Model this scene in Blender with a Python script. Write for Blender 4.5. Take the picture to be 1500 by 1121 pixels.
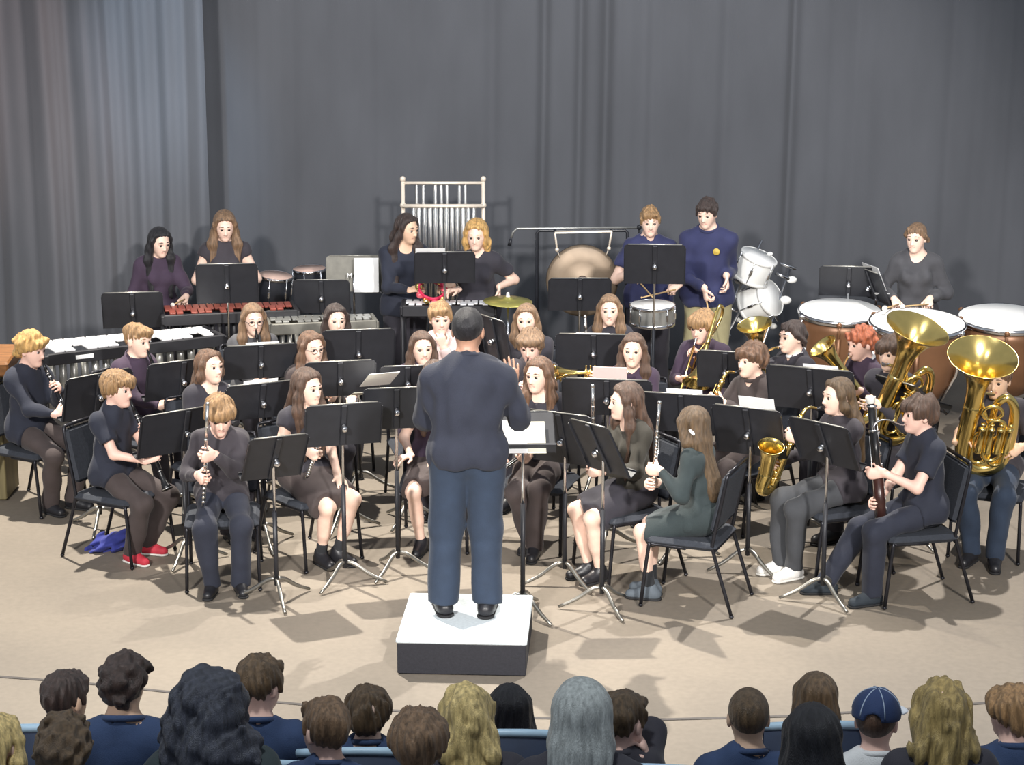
import bpy, math, random
import numpy as np
from mathutils import Vector, Matrix

for _o in list(bpy.data.objects):
    bpy.data.objects.remove(_o)
SC = bpy.context.scene
COL = SC.collection
random.seed(7)

# ------------------------------------------------------------------ camera
FPX, CAM_H = 3000.0, 4.04
PITCH = math.atan(720 / 3000)
cam_d = bpy.data.cameras.new('camera')
cam_d.sensor_fit = 'HORIZONTAL'
cam_d.sensor_width = 36.0
cam_d.lens = 36.0 * FPX / 1500.0
cam_d.clip_end = 100
cam = bpy.data.objects.new('camera', cam_d)
COL.objects.link(cam)
cam.location = (0, 0, CAM_H)
cam.rotation_euler = (math.pi / 2 - PITCH, 0, 0)
SC.camera = cam

# ------------------------------------------------------------------ light
world = bpy.data.worlds.new('hall_air')
SC.world = world
world.use_nodes = True
world.node_tree.nodes['Background'].inputs[0].default_value = (0.80, 0.88, 1.0, 1)
world.node_tree.nodes['Background'].inputs[1].default_value = 0.27


def spot(name, loc, aim, power, size, blend, color=(1, 1, 1), radius=0.12):
    d = bpy.data.lights.new(name, 'SPOT')
    d.energy = power
    d.spot_size = math.radians(size)
    d.spot_blend = blend
    d.color = color
    d.shadow_soft_size = radius
    o = bpy.data.objects.new(name, d)
    COL.objects.link(o)
    o.location = loc
    v = Vector(aim) - Vector(loc)
    o.rotation_euler = v.to_track_quat('-Z', 'Y').to_euler()
    return o


# overhead stage spots hung behind the band, and front-of-house spots
spot('stage_spot', (-3.6, 14.8, 8.6), (-2.0, 12.0, 0.3), 5700, 52, 0.6, (1.0, 0.93, 0.82), 0.08)
spot('stage_spot', (3.8, 14.8, 8.6), (2.0, 12.2, 0.3), 3400, 52, 0.6, (1.0, 0.95, 0.88), 0.08)
spot('house_spot', (-4.2, -1.5, 7.6), (-0.8, 14.4, 1.0), 6900, 30, 0.45, (1.0, 0.96, 0.92), 0.45)
spot('house_spot', (4.2, -1.5, 7.6), (1.0, 14.4, 1.0), 6900, 30, 0.45, (1.0, 0.96, 0.92), 0.45)
spot('curtain_spot', (-3.2, 12.5, 8.0), (-2.85, 16.8, 2.6), 1300, 14, 0.9, (0.50, 0.74, 1.0))
spot('curtain_spot', (-5.5, 12.5, 8.0), (-4.0, 16.8, 2.4), 1300, 16, 0.9, (1.0, 0.74, 0.68))
spot('added_backdrop_fill', (0.8, 9.0, 8.4), (0.8, 17.3, 3.4), 1400, 75, 0.9, (0.88, 0.93, 1.0), 2.0)  # added fill lamp that evens out the dark upper backdrop
spot('audience_spot', (-1.0, 4.6, 8.5), (0.0, 7.0, 1.0), 950, 56, 0.9, (0.90, 0.97, 1.0), 0.4)

SC.view_settings.view_transform = 'Standard'
SC.view_settings.look = 'None'
SC.view_settings.gamma = 1.0
SC.view_settings.use_curve_mapping = False
SC.view_settings.exposure = 0.36


# ------------------------------------------------------------------ pixel helper: where a sight line meets a height or a depth
def _ray(u, v):
    x = (u - 750) / FPX
    y = (v - 560.5) / FPX
    return np.array((x, math.cos(PITCH) - y * math.sin(PITCH), -math.sin(PITCH) - y * math.cos(PITCH)))


def at_z(u, v, z):
    d = _ray(u, v)
    return np.array((0, 0, CAM_H)) + d * ((z - CAM_H) / d[2])


def at_y(u, v, y):
    d = _ray(u, v)
    return np.array((0, 0, CAM_H)) + d * (y / d[1])


# ------------------------------------------------------------------ materials
def srgb(r, g, b):
    f = lambda c: (c / 255 / 12.92) if c / 255 <= 0.04045 else ((c / 255 + 0.055) / 1.055) ** 2.4
    return (f(r), f(g), f(b))


_mats = {}


def mat(name, col, rough=0.6, metal=0.0, var=0.12, scale=18.0, bump=0.0, bscale=120.0, stretch=None, sheen=0.0, coat=0.0, sss=0.0, detail=3.0):
    """principled material whose colour wanders by a noise texture in object space"""
    if name in _mats:
        return _mats[name]
    m = bpy.data.materials.new(name)
    m.use_nodes = True
    nt = m.node_tree
    b = nt.nodes['Principled BSDF']
    b.inputs['Roughness'].default_value = rough
    b.inputs['Metallic'].default_value = metal
    if sheen:
        b.inputs['Sheen Weight'].default_value = sheen * 0.3
        b.inputs['Sheen Roughness'].default_value = 0.4
    if coat:
        b.inputs['Coat Weight'].default_value = coat
    tc = nt.nodes.new('ShaderNodeTexCoord')
    mp = nt.nodes.new('ShaderNodeMapping')
    if stretch:
        mp.inputs['Scale'].default_value = stretch
    nt.links.new(tc.outputs['Object'], mp.inputs['Vector'])
    no = nt.nodes.new('ShaderNodeTexNoise')
    no.inputs['Scale'].default_value = scale
    no.inputs['Detail'].default_value = detail
    nt.links.new(mp.outputs['Vector'], no.inputs['Vector'])
    cr = nt.nodes.new('ShaderNodeValToRGB')
    e = cr.color_ramp.elements
    e[0].position, e[1].position = 0.3, 0.7
    e[0].color = (*[max(0, c * (1 - var)) for c in col], 1)
    e[1].color = (*[min(1, c * (1 + var)) for c in col], 1)
    nt.links.new(no.outputs['Fac'], cr.inputs['Fac'])
    nt.links.new(cr.outputs['Color'], b.inputs['Base Color'])
    if bump:
        n2 = nt.nodes.new('ShaderNodeTexNoise')
        n2.inputs['Scale'].default_value = bscale
        nt.links.new(mp.outputs['Vector'], n2.inputs['Vector'])
        bp = nt.nodes.new('ShaderNodeBump')
        bp.inputs['Strength'].default_value = bump
        bp.inputs['Distance'].default_value = 0.01
        nt.links.new(n2.outputs['Fac'], bp.inputs['Height'])
        nt.links.new(bp.outputs['Normal'], b.inputs['Normal'])
    _mats[name] = m
    return m


M_BLACK = mat('black_powder_coat', srgb(42, 43, 48), 0.45, 0.1, 0.1)
M_STEEL = mat('dark_steel_tube', srgb(45, 45, 50), 0.35, 0.6, 0.1)
M_CHROME = mat('chrome', (0.80, 0.80, 0.82), 0.16, 1.0, 0.04)
M_SILVER = mat('silver_plate', (0.86, 0.85, 0.83), 0.22, 1.0, 0.05)
M_BRASS = mat('lacquered_brass', (0.92, 0.70, 0.25), 0.20, 1.0, 0.06)
M_PAPER = mat('white_paper', (0.88, 0.88, 0.87), 0.8, 0, 0.02)
M_SEAT = mat('black_chair_fabric', srgb(48, 52, 60), 0.85, 0, 0.15, 60, 0.2)
M_EBONY = mat('black_grenadilla', srgb(26, 26, 28), 0.3, 0, 0.1)
M_DRUMHEAD = mat('white_drumhead', (0.87, 0.87, 0.85), 0.55, 0, 0.02)
M_RUBBER = mat('black_rubber', srgb(30, 30, 32), 0.8, 0, 0.1)


# ------------------------------------------------------------------ objects
def nrm(v):
    v = np.asarray(v, float)
    return v / (np.linalg.norm(v) + 1e-12)


def empty(name, loc, label=None, cat=None, group=None, rz=0.0):
    o = bpy.data.objects.new(name, None)
    COL.objects.link(o)
    o.empty_display_size = 0.1
    o.location = tuple(loc)
    o.rotation_euler = (0, 0, rz)
    tag(o, label, cat, group)
    return o


def tag(o, label=None, cat=None, group=None, kind=None):
    if label:
        o['label'] = label
    if cat:
        o['category'] = cat
    if group:
        o['group'] = group
    if kind:
        o['kind'] = kind
    return o


def mesh_np(name, V, F, mats, mi=None, smooth=True):
    V = np.ascontiguousarray(V, np.float32)
    F = np.ascontiguousarray(F, np.int32)
    me = bpy.data.meshes.new(name)
    n = F.shape[1]
    me.vertices.add(len(V))
    me.vertices.foreach_set('co', V.ravel())
    me.loops.add(F.size)
    me.loops.foreach_set('vertex_index', F.ravel())
    me.polygons.add(len(F))
    me.polygons.foreach_set('loop_start', np.arange(0, F.size, n, dtype=np.int32))
    if mi is not None:
        me.polygons.foreach_set('material_index', np.ascontiguousarray(mi, np.int32))
    me.polygons.foreach_set('use_smooth', np.full(len(F), smooth, bool))
    for m in mats:
        me.materials.append(m)
    me.update(calc_edges=True)
    return me


def link(name, me, parent=None, loc=None):
    o = bpy.data.objects.new(name, me)
    COL.objects.link(o)
    if parent is not None:
        o.parent = parent
    if loc is not None:
        o.location = tuple(loc)
    return o


class MB:
    """collects simple shapes into one mesh"""

    def __init__(self):
        self.v, self.f, self.m, self.s = [], [], [], []

    def add(self, verts, faces, mi=0, smooth=True):
        n = len(self.v)
        self.v += [tuple(float(c) for c in p) for p in verts]
        self.f += [tuple(i + n for i in f) for f in faces]
        self.m += [mi] * len(faces)
        self.s += [smooth] * len(faces)

    def box(self, c, size, R=None, mi=0, bev=0.0):
        c = np.asarray(c, float)
        hx, hy, hz = [s / 2 for s in size]
        R = np.eye(3) if R is None else np.asarray(R, float)
        if bev <= 0:
            vs = [np.array((x, y, z)) for x in (-hx, hx) for y in (-hy, hy) for z in (-hz, hz)]
            fs = [(0, 1, 3, 2), (4, 6, 7, 5), (0, 4, 5, 1), (2, 3, 7, 6), (0, 2, 6, 4), (1, 5, 7, 3)]
            self.add([c + R @ p for p in vs], fs, mi, False)
            return
        b = min(bev, hx * .9, hy * .9, hz * .9)
        rings = []
        for z, i in ((-hz, b), (-hz + b, 0), (hz - b, 0), (hz, b)):
            ax, ay = hx - i, hy - i
            rings.append([(ax, -ay + b, z), (ax, ay - b, z), (ax - b, ay, z), (-ax + b, ay, z), (-ax, ay - b, z), (-ax, -ay + b, z), (-ax + b, -ay, z), (ax - b, -ay, z)])
        vs = [c + R @ np.array(p) for r in rings for p in r]
        fs = [tuple(reversed(range(8))), tuple(range(24, 32))]
        for k in range(3):
            for i in range(8):
                j = (i + 1) % 8
                fs.append((k * 8 + i, k * 8 + j, k * 8 + 8 + j, k * 8 + 8 + i))
        self.add(vs, fs, mi, False)

    def tube(self, pts, r, n=10, mi=0, cap=True, smooth_path=0, closed=False):
        pts = [np.asarray(p, float) for p in pts]
        rs = list(r) if hasattr(r, '__len__') else [r] * len(pts)
        if smooth_path:
            P, Rr = [], []
            N = len(pts)
            for i in range(N if closed else N - 1):
                if closed:
                    p0, p1, p2, p3 = pts[i - 1], pts[i], pts[(i + 1) % N], pts[(i + 2) % N]
                else:
                    p1, p2 = pts[i], pts[i + 1]
                    p0 = pts[i - 1] if i else p1 * 2 - p2
                    p3 = pts[i + 2] if i + 2 < N else p2 * 2 - p1
                for k in range(smooth_path):
                    t = k / smooth_path
                    P.append(0.5 * (2 * p1 + (p2 - p0) * t + (2 * p0 - 5 * p1 + 4 * p2 - p3) * t * t + (3 * p1 - p0 - 3 * p2 + p3) * t ** 3))
                    Rr.append(rs[i] * (1 - t) + rs[(i + 1) % N] * t)
            if not closed:
                P.append(pts[-1])
                Rr.append(rs[-1])
            pts, rs = P, Rr
        N = len(pts)
        T = []
        for i in range(N):
            a = pts[i - 1] if (i or closed) else pts[i]
            b = pts[(i + 1) % N] if (i + 1 < N or closed) else pts[i]
            t = b - a
            if np.linalg.norm(t) < 1e-9:
                t = T[-1] if T else np.array((0, 0, 1.0))
            T.append(nrm(t))
        u = np.cross(T[0], (0, 0, 1))
        if np.linalg.norm(u) < 0.1:
            u = np.cross(T[0], (1, 0, 0))
        u = nrm(u)
        vs, fs = [], []
        for i in range(N):
            u = nrm(u - T[i] * np.dot(u, T[i]))
            w = np.cross(T[i], u)
            for k in range(n):
                a = 2 * math.pi * k / n
                vs.append(pts[i] + rs[i] * (math.cos(a) * u + math.sin(a) * w))
        for i in range(N if closed else N - 1):
            j = (i + 1) % N
            for k in range(n):
                l = (k + 1) % n
                fs.append((i * n + k, i * n + l, j * n + l, j * n + k))
        if cap and not closed:
            fs.append(tuple(reversed(range(n))))
            fs.append(tuple((N - 1) * n + k for k in range(n)))
        self.add(vs, fs, mi, True)

    def lathe(self, prof, c=(0, 0, 0), ax=(0, 0, 1), n=32, mi=0, cap=True, sx=1.0):
        """prof: list of (radius, height) along ax"""
        c = np.asarray(c, float)
        ax = nrm(ax)
        u = np.cross(ax, (0, 1, 0))
        if np.linalg.norm(u) < 0.1:
            u = np.cross(ax, (1, 0, 0))
        u = nrm(u)
        w = np.cross(ax, u)
        vs, fs = [], []
        for r, z in prof:
            for k in range(n):
                a = 2 * math.pi * k / n
                vs.append(c + ax * z + r * (math.cos(a) * u + math.sin(a) * w * sx))
        for i in range(len(prof) - 1):
            for k in range(n):
                l = (k + 1) % n
                fs.append((i * n + k, i * n + l, (i + 1) * n + l, (i + 1) * n + k))
        if cap:
            if prof[0][0] > 1e-5:
                fs.append(tuple(reversed(range(n))))
            if prof[-1][0] > 1e-5:
                fs.append(tuple((len(prof) - 1) * n + k for k in range(n)))
        self.add(vs, fs, mi, True)

    def ball(self, c, r, n=10, mi=0, sc=(1, 1, 1)):
        c = np.asarray(c, float)
        vs, fs = [], []
        m = max(4, n // 2 + 1)
        for i in range(m + 1):
            t = math.pi * i / m
            for k in range(n):
                a = 2 * math.pi * k / n
                vs.append(c + r * np.array((math.sin(t) * math.cos(a) * sc[0], math.sin(t) * math.sin(a) * sc[1], math.cos(t) * sc[2])))
        for i in range(m):
            for k in range(n):
                l = (k + 1) % n
                fs.append((i * n + k, (i + 1) * n + k, (i + 1) * n + l, i * n + l))
        self.add(vs, fs, mi, True)

    def build(self, name, mats, parent=None, org=(0, 0, 0), sharp=None):
        mats = mats if isinstance(mats, (list, tuple)) else [mats]
        o0 = np.asarray(org, float)
        me = bpy.data.meshes.new(name)
        me.from_pydata([tuple(np.asarray(p) - o0) for p in self.v], [], self.f)
        for m in mats:
            me.materials.append(m)
        me.polygons.foreach_set('material_index', self.m)
        me.polygons.foreach_set('use_smooth', self.s)
        me.update()
        if sharp is not None:
            try:
                me.set_sharp_from_angle(angle=math.radians(sharp))
            except Exception:
                pass
        return link(name, me, parent)


def rotz(a):
    c, s = math.cos(a), math.sin(a)
    return np.array(((c, -s, 0), (s, c, 0), (0, 0, 1.0)))


def rotx(a):
    c, s = math.cos(a), math.sin(a)
    return np.array(((1.0, 0, 0), (0, c, -s), (0, s, c)))


def frame_z(z, hint=(0, -1, 0)):
    """3x3 whose third column is z"""
    z = nrm(z)
    x = np.cross(np.asarray(hint, float), z)
    if np.linalg.norm(x) < 0.05:
        x = np.cross((1, 0, 0), z)
    x = nrm(x)
    y = np.cross(z, x)
    return np.stack((x, y, z), 1)


# ------------------------------------------------------------------ implicit surfaces for bodies, clothing and hair
def rc(a, b, ra, rb=None, k=0.03, flat=None, op='u', clip=None):
    return dict(t='rc', a=np.asarray(a, float), b=np.asarray(b, float), ra=ra, rb=ra if rb is None else rb, k=k, flat=flat, op=op, clip=clip)


def ell(c, r, R=None, k=0.03, op='u'):
    return dict(t='el', c=np.asarray(c, float), r=np.asarray(r, float), R=np.eye(3) if R is None else np.asarray(R, float), k=k, op=op)


def halfspace(p, n, k=0.01, wob=0.0):
    """keeps what lies on the side n points to"""
    return dict(t='hs', p=np.asarray(p, float), n=nrm(n), k=k, op='i', wob=wob)


def _bb(p):
    if p['t'] == 'rc':
        r = max(p['ra'], p['rb'])
        return np.minimum(p['a'], p['b']) - r, np.maximum(p['a'], p['b']) + r
    r = p['r'].max()
    return p['c'] - r, p['c'] + r


def _dist(p, x, y, z):
    if p['t'] == 'rc':
        a, b = p['a'], p['b']
        d = b - a
        px, py, pz = x - a[0], y - a[1], z - a[2]
        h = np.clip((px * d[0] + py * d[1] + pz * d[2]) / (d @ d + 1e-12), 0, 1)
        qx, qy, qz = px - h * d[0], py - h * d[1], pz - h * d[2]
        s = 1.0
        if p['flat'] is not None:
            n, f = p['flat']
            al = (qx * n[0] + qy * n[1] + qz * n[2]) * (1 / f - 1)
            qx, qy, qz = qx + n[0] * al, qy + n[1] * al, qz + n[2] * al
            s = (1 + f) / 2
        D = (np.sqrt(qx * qx + qy * qy + qz * qz) - (p['ra'] + (p['rb'] - p['ra']) * h)) * s
        if p['clip'] is not None:
            for c, n in p['clip']:
                D = np.maximum(D, (x - c[0]) * n[0] + (y - c[1]) * n[1] + (z - c[2]) * n[2])
        return D
    if p['t'] == 'el':
        c, R, r = p['c'], p['R'], p['r']
        px, py, pz = x - c[0], y - c[1], z - c[2]
        k0 = 0
        k1 = 0
        for i in range(3):
            q = px * R[0, i] + py * R[1, i] + pz * R[2, i]
            k0 = k0 + (q / r[i]) ** 2
            k1 = k1 + (q / r[i] ** 2) ** 2
        k0 = np.sqrt(k0)
        k1 = np.sqrt(k1) + 1e-9
        return k0 * (k0 - 1) / k1
    n, c = p['n'], p['p']
    wv = p['wob'] * (np.sin(95 * (x - c[0]) + 60 * (y - c[1]) + 1.3) + .7 * np.sin(150 * (y - c[1]) - 120 * (x - c[0])) + .5 * np.sin(210 * (x - c[0]) + 40 * (z - c[2]))) if p['wob'] else 0.0
    return wv - ((x - c[0]) * n[0] + (y - c[1]) * n[1] + (z - c[2]) * n[2])


def field(prims, lo, hi, h):
    n = np.maximum(3, np.ceil((hi - lo) / h).astype(int) + 1)
    X, Y, Z = [lo[i] + h * np.arange(n[i]) for i in range(3)]
    F = np.full(n, 0.08)
    for p in prims:
        if p['t'] == 'hs':
            D = _dist(p, X[:, None, None], Y[None, :, None], Z[None, None, :])
            hh = np.maximum(p['k'] - np.abs(F - D), 0) / p['k']
            F = np.maximum(F, D) + hh * hh * p['k'] / 4
            continue
        l, u = _bb(p)
        pad = p['k'] + 2.5 * h
        i0 = np.clip(np.floor((l - pad - lo) / h).astype(int), 0, n)
        i1 = np.clip(np.ceil((u + pad - lo) / h).astype(int) + 1, 0, n)
        if (i1 <= i0).any():
            continue
        s = tuple(slice(i0[i], i1[i]) for i in range(3))
        D = _dist(p, X[s[0]][:, None, None], Y[s[1]][None, :, None], Z[s[2]][None, None, :])
        A = F[s]
        k = p['k']
        if p['op'] == 'u':
            if k > 0:
                hh = np.maximum(k - np.abs(A - D), 0) / k
                F[s] = np.minimum(A, D) - hh * hh * k / 4
            else:
                F[s] = np.minimum(A, D)
        elif p['op'] == 's':
            D = -D
            hh = np.maximum(k - np.abs(A - D), 0) / max(k, 1e-6)
            F[s] = np.maximum(A, D) + hh * hh * k / 4
    return F, X, Y, Z


_E = [(0, 1), (2, 3), (4, 5), (6, 7), (0, 2), (1, 3), (4, 6), (5, 7), (0, 4), (1, 5), (2, 6), (3, 7)]
_C = np.array([(i, j, k) for i in (0, 1) for j in (0, 1) for k in (0, 1)])


def nets(F, lo, h):
    S = F < 0
    c = np.zeros(np.array(F.shape) - 1, np.int8)
    nx, ny, nz = c.shape
    for i, j, k in _C:
        c += S[i:i + nx, j:j + ny, k:k + nz]
    idx = np.argwhere((c > 0) & (c < 8))
    if len(idx) == 0:
        return np.zeros((0, 3)), np.zeros((0, 4), int)
    vals = np.stack([F[idx[:, 0] + i, idx[:, 1] + j, idx[:, 2] + k] for i, j, k in _C], 1)
    acc = np.zeros((len(idx), 3))
    cnt = np.zeros(len(idx))
    for a, b in _E:
        va, vb = vals[:, a], vals[:, b]
        m = (va < 0) != (vb < 0)
        t = np.where(m, va / np.where(m, va - vb, 1), 0)
        acc += np.where(m[:, None], _C[a] + t[:, None] * (_C[b] - _C[a]), 0)
        cnt += m
    V = lo + h * (idx + acc / cnt[:, None])
    cid = np.full(c.shape, -1, np.int64)
    cid[idx[:, 0], idx[:, 1], idx[:, 2]] = np.arange(len(idx))
    Q = []
    for ax in range(3):
        o1, o2 = [i for i in range(3) if i != ax]
        A = np.moveaxis(S, ax, 0)
        a, b = A[:-1, 1:-1, 1:-1], A[1:, 1:-1, 1:-1]
        e = np.argwhere(a != b)
        if len(e) == 0:
            continue
        ins = a[e[:, 0], e[:, 1], e[:, 2]]
        Cc = np.moveaxis(cid, ax, 0)
        i, j, k = e[:, 0], e[:, 1] + 1, e[:, 2] + 1
        q = np.stack((Cc[i, j - 1, k - 1], Cc[i, j, k - 1], Cc[i, j, k], Cc[i, j - 1, k]), 1)
        flip = ins if ax != 1 else ~ins
        q[~flip] = q[~flip][:, ::-1]
        Q.append(q)
    return V, np.concatenate(Q)


def surf(prims, h, disp=None, boxes=(), pad=0.02):
    """mesh the union; boxes: (lo, hi, finer h) regions meshed finer as part of the same surface"""
    L = [_bb(p) for p in prims if p['t'] != 'hs' and p['op'] == 'u']
    lo = np.min([l for l, _ in L], 0) - pad
    hi = np.max([u for _, u in L], 0) + pad
    F, X, Y, Z = field(prims, lo, hi, h)
    if disp is not None:
        F = F + disp(X[:, None, None], Y[None, :, None], Z[None, None, :])
    V, Q = nets(F, lo, h)
    for bl, bh, hf in boxes:
        g = 1.2 * h
        ins = ((V > bl + g) & (V < bh - g)).all(1)
        Q = Q[~ins[Q].all(1)]
        F2, X, Y, Z = field(prims, bl, bh, hf)
        V2, Q2 = nets(F2, np.asarray(bl), hf)
        Q = np.concatenate((Q, Q2 + len(V)))
        V = np.concatenate((V, V2))
    used = np.unique(Q)
    mp = np.full(len(V), -1)
    mp[used] = np.arange(len(used))
    return V[used], mp[Q]


def folds(amp, f, seed, zs=0.45):
    r = np.random.RandomState(seed)
    ks = r.normal(size=(4, 3)) * f
    ks[:, 2] *= zs
    ph = r.uniform(0, 6.28, 4)

    def d(x, y, z):
        s = 0
        for k, p in zip(ks, ph):
            s = s + np.sin(k[0] * x + k[1] * y + k[2] * z + p)
        return amp * s / 2
    return d

# ------------------------------------------------------------------ the hall: floor and curtains
def floor_mat():
    m = bpy.data.materials.new('painted_stage_floor')
    m.use_nodes = True
    nt = m.node_tree
    b = nt.nodes['Principled BSDF']
    tc = nt.nodes.new('ShaderNodeTexCoord')
    n1 = nt.nodes.new('ShaderNodeTexNoise')
    n1.inputs['Scale'].default_value = 0.8
    n1.inputs['Detail'].default_value = 8
    n2 = nt.nodes.new('ShaderNodeTexNoise')
    n2.inputs['Scale'].default_value = 26
    n2.inputs['Detail'].default_value = 4
    for n in (n1, n2):
        nt.links.new(tc.outputs['Object'], n.inputs['Vector'])
    cr = nt.nodes.new('ShaderNodeValToRGB')
    cr.color_ramp.elements[0].position = 0.3
    cr.color_ramp.elements[1].position = 0.75
    cr.color_ramp.elements[0].color = (*srgb(116, 108, 98), 1)
    cr.color_ramp.elements[1].color = (*srgb(136, 126, 113), 1)
    nt.links.new(n1.outputs['Fac'], cr.inputs['Fac'])
    mx = nt.nodes.new('ShaderNodeMix')
    mx.data_type = 'RGBA'
    mx.blend_type = 'MULTIPLY'
    mx.inputs[0].default_value = 0.22
    cr2 = nt.nodes.new('ShaderNodeValToRGB')
    cr2.color_ramp.elements[0].position = 0.35
    cr2.color_ramp.elements[0].color = (0.55, 0.54, 0.53, 1)
    cr2.color_ramp.elements[1].position = 0.65
    nt.links.new(n2.outputs['Fac'], cr2.inputs['Fac'])
    nt.links.new(cr.outputs['Color'], mx.inputs[6])
    nt.links.new(cr2.outputs['Color'], mx.inputs[7])
    nt.links.new(mx.outputs[2], b.inputs['Base Color'])
    b.inputs['Roughness'].default_value = 0.62
    return m


mb = MB()
mb.box((0, 9.5, -0.05), (16, 17.6, 0.1))
o = mb.build('floor', floor_mat())
tag(o, kind='structure')
mb = MB()
mb.box((0, 18.2, 3.6), (16, 0.2, 7.2))
o = mb.build('wall_back', mat('dark_wall_paint', srgb(60, 60, 64), 0.9))
tag(o, kind='structure')

# the joint between stage floor and house floor runs as a shallow curve
mb = MB()
pts = [at_z(u, v, 0.0) for u, v in ((-120, 984), (0, 992), (120, 1001), (300, 1020), (480, 1036), (750, 1052), (960, 1055), (1150, 1050), (1320, 1040), (1500, 1026), (1620, 1014))]
pts = [np.array((p[0], p[1], 0.0015)) for p in pts]
vs, fs = [], []
for p in pts:
    vs += [p + (0, -.012, 0), p + (0, .012, 0), p + (0, .012, .002), p + (0, -.012, .002)]
for i in range(len(pts) - 1):
    a, b = i * 4, i * 4 + 4
    fs += [(a + 3, a + 2, b + 2, b + 3), (a, a + 3, b + 3, b), (a + 2, a + 1, b + 1, b + 2)]
mb.add(vs, fs, 0, False)
o = mb.build('trim_1', mat('floor_joint_grey', srgb(84, 80, 78), 0.9))
tag(o, kind='structure')


def curtain(name, x0, x1, y, m, amp, wl, seed, z1=6.5, slant=0.0, seams=(), n_per=0.012):
    r = random.Random(seed)
    n = int((x1 - x0) / n_per)
    zs = np.concatenate((np.linspace(0.012, 3.2, 12), np.linspace(3.4, z1, 8)))
    xs = np.linspace(x0, x1, n)
    ph = [r.uniform(0, 6.28) for _ in range(8)]
    V = np.zeros((len(zs), n, 3))
    for j, z in enumerate(zs):
        t = z / z1
        wob = 0.05 * math.sin(z * 0.9 + ph[0])
        X = xs + wob * 0.3
        warp = X + 0.35 * wl * np.sin(X * 2.1 / wl * .37 + ph[1]) + 0.2 * wl * np.sin(X * 1.3 / wl + ph[2] + z * .12)
        c = np.sin(2 * math.pi * warp / wl + ph[3])
        prof = np.sign(c) * np.abs(c) ** 0.7
        big = np.sin(2 * math.pi * X / (wl * 4.3) + ph[4])
        small = np.sin(2 * math.pi * warp / (wl * .37) + ph[5])
        yy = amp * (prof * (.75 + .35 * np.sin(X * 3.1 + ph[6])) + .6 * big + .25 * small) * (1 - .25 * t)
        for sx, dp, wd in seams:
            yy = yy + dp * np.exp(-((X - sx) / wd) ** 2)
        V[j, :, 0] = xs
        V[j, :, 1] = y + yy + slant * (xs - x1)
        V[j, :, 2] = z
    Vf = V.reshape(-1, 3)
    back = Vf + np.array((0, .012, 0))
    N = len(Vf)
    A = np.arange((len(zs) - 1) * n).reshape(len(zs) - 1, n)[:, :-1].ravel()
    F = np.stack((A, A + 1, A + n + 1, A + n), 1)
    B = np.stack((A + N, A + n + N, A + n + 1 + N, A + 1 + N), 1)
    return mesh_np(name, np.concatenate((Vf, back)), np.concatenate((F, B)), [m])


M_VELV = mat('black_velour_backdrop', srgb(78, 80, 85), 0.95, 0, 0.10, 2.2, 0.15, 300, stretch=(1, 1, .35), sheen=0.5)
M_VELL = mat('grey_velour_leg', srgb(92, 94, 99), 0.95, 0, 0.10, 3.0, 0.15, 300, stretch=(1, 1, .25), sheen=0.5)
xs_at = lambda u, y: at_y(u, 200, y)[0]
YB = 17.3
seams = [(xs_at(u, YB), .065, .045) for u in (795, 848, 886, 1158)] + [(xs_at(u, YB), .03, .06) for u in (720, 940, 1060, 1250, 1390)]
o = link('curtain', curtain('curtain', xs_at(285, YB), 5.2, YB, M_VELV, .007, .36, 3, seams=seams))
tag(o, 'wide black velour backdrop curtain hanging behind the whole band', 'curtain', kind='thing')
o = link('curtain', curtain('curtain', -6.2, xs_at(303, 16.75), 16.75, M_VELL, .085, .44, 12, slant=0.10))
tag(o, 'grey pleated side curtain hanging in deep folds behind the piano-like vibraphone', 'curtain', kind='thing')


# ------------------------------------------------------------------ chairs
def chair_mesh():
    P = {}
    for nm, sx in (('leg_frame', -1), ('leg_frame', 1)):
        pass
    mb = MB()
    mb.box((0, -0.005, 0.405), (.44, .43, .05), None, 0, .022)
    P['seat'] = (mb, M_SEAT)
    mb = MB()
    R = rotx(math.radians(-12))
    mb.box((0, .215, .66), (.41, .035, .34), R, 0, .016)
    P['backrest'] = (mb, M_SEAT)
    legs = []
    for sx in (-1, 1):
        mb = MB()
        mb.tube([(sx * .215, -.235, .012), (sx * .205, -.195, .37), (sx * .200, -.17, .385), (sx * .200, .02, .382)], .011, 8, smooth_path=3)
        mb.ball((sx * .215, -.235, .012), .014, 8, 0, (1, 1, .8))
        legs.append(('leg', mb))
        mb = MB()
        mb.tube([(sx * .215, .31, .012), (sx * .208, .195, .37), (sx * .207, .190, .45), (sx * .205, .222, .62), (sx * .200, .258, .82), (sx * .17, .262, .845)], .011, 8, smooth_path=3)
        mb.ball((sx * .215, .31, .012), .014, 8, 0, (1, 1, .8))
        legs.append(('leg', mb))
    P['legs'] = legs
    for a, b, r in (((-.18, .262, .845), (.18, .262, .845), .011), ((-.20, .02, .378), (.20, .02, .378), .008), ((-.207, .192, .378), (.207, .192, .378), .008)):
        mb = MB()
        mb.tube([a, b], r, 8)
        legs.append(('crossbar', mb))
    return P


_chair = None


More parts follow.
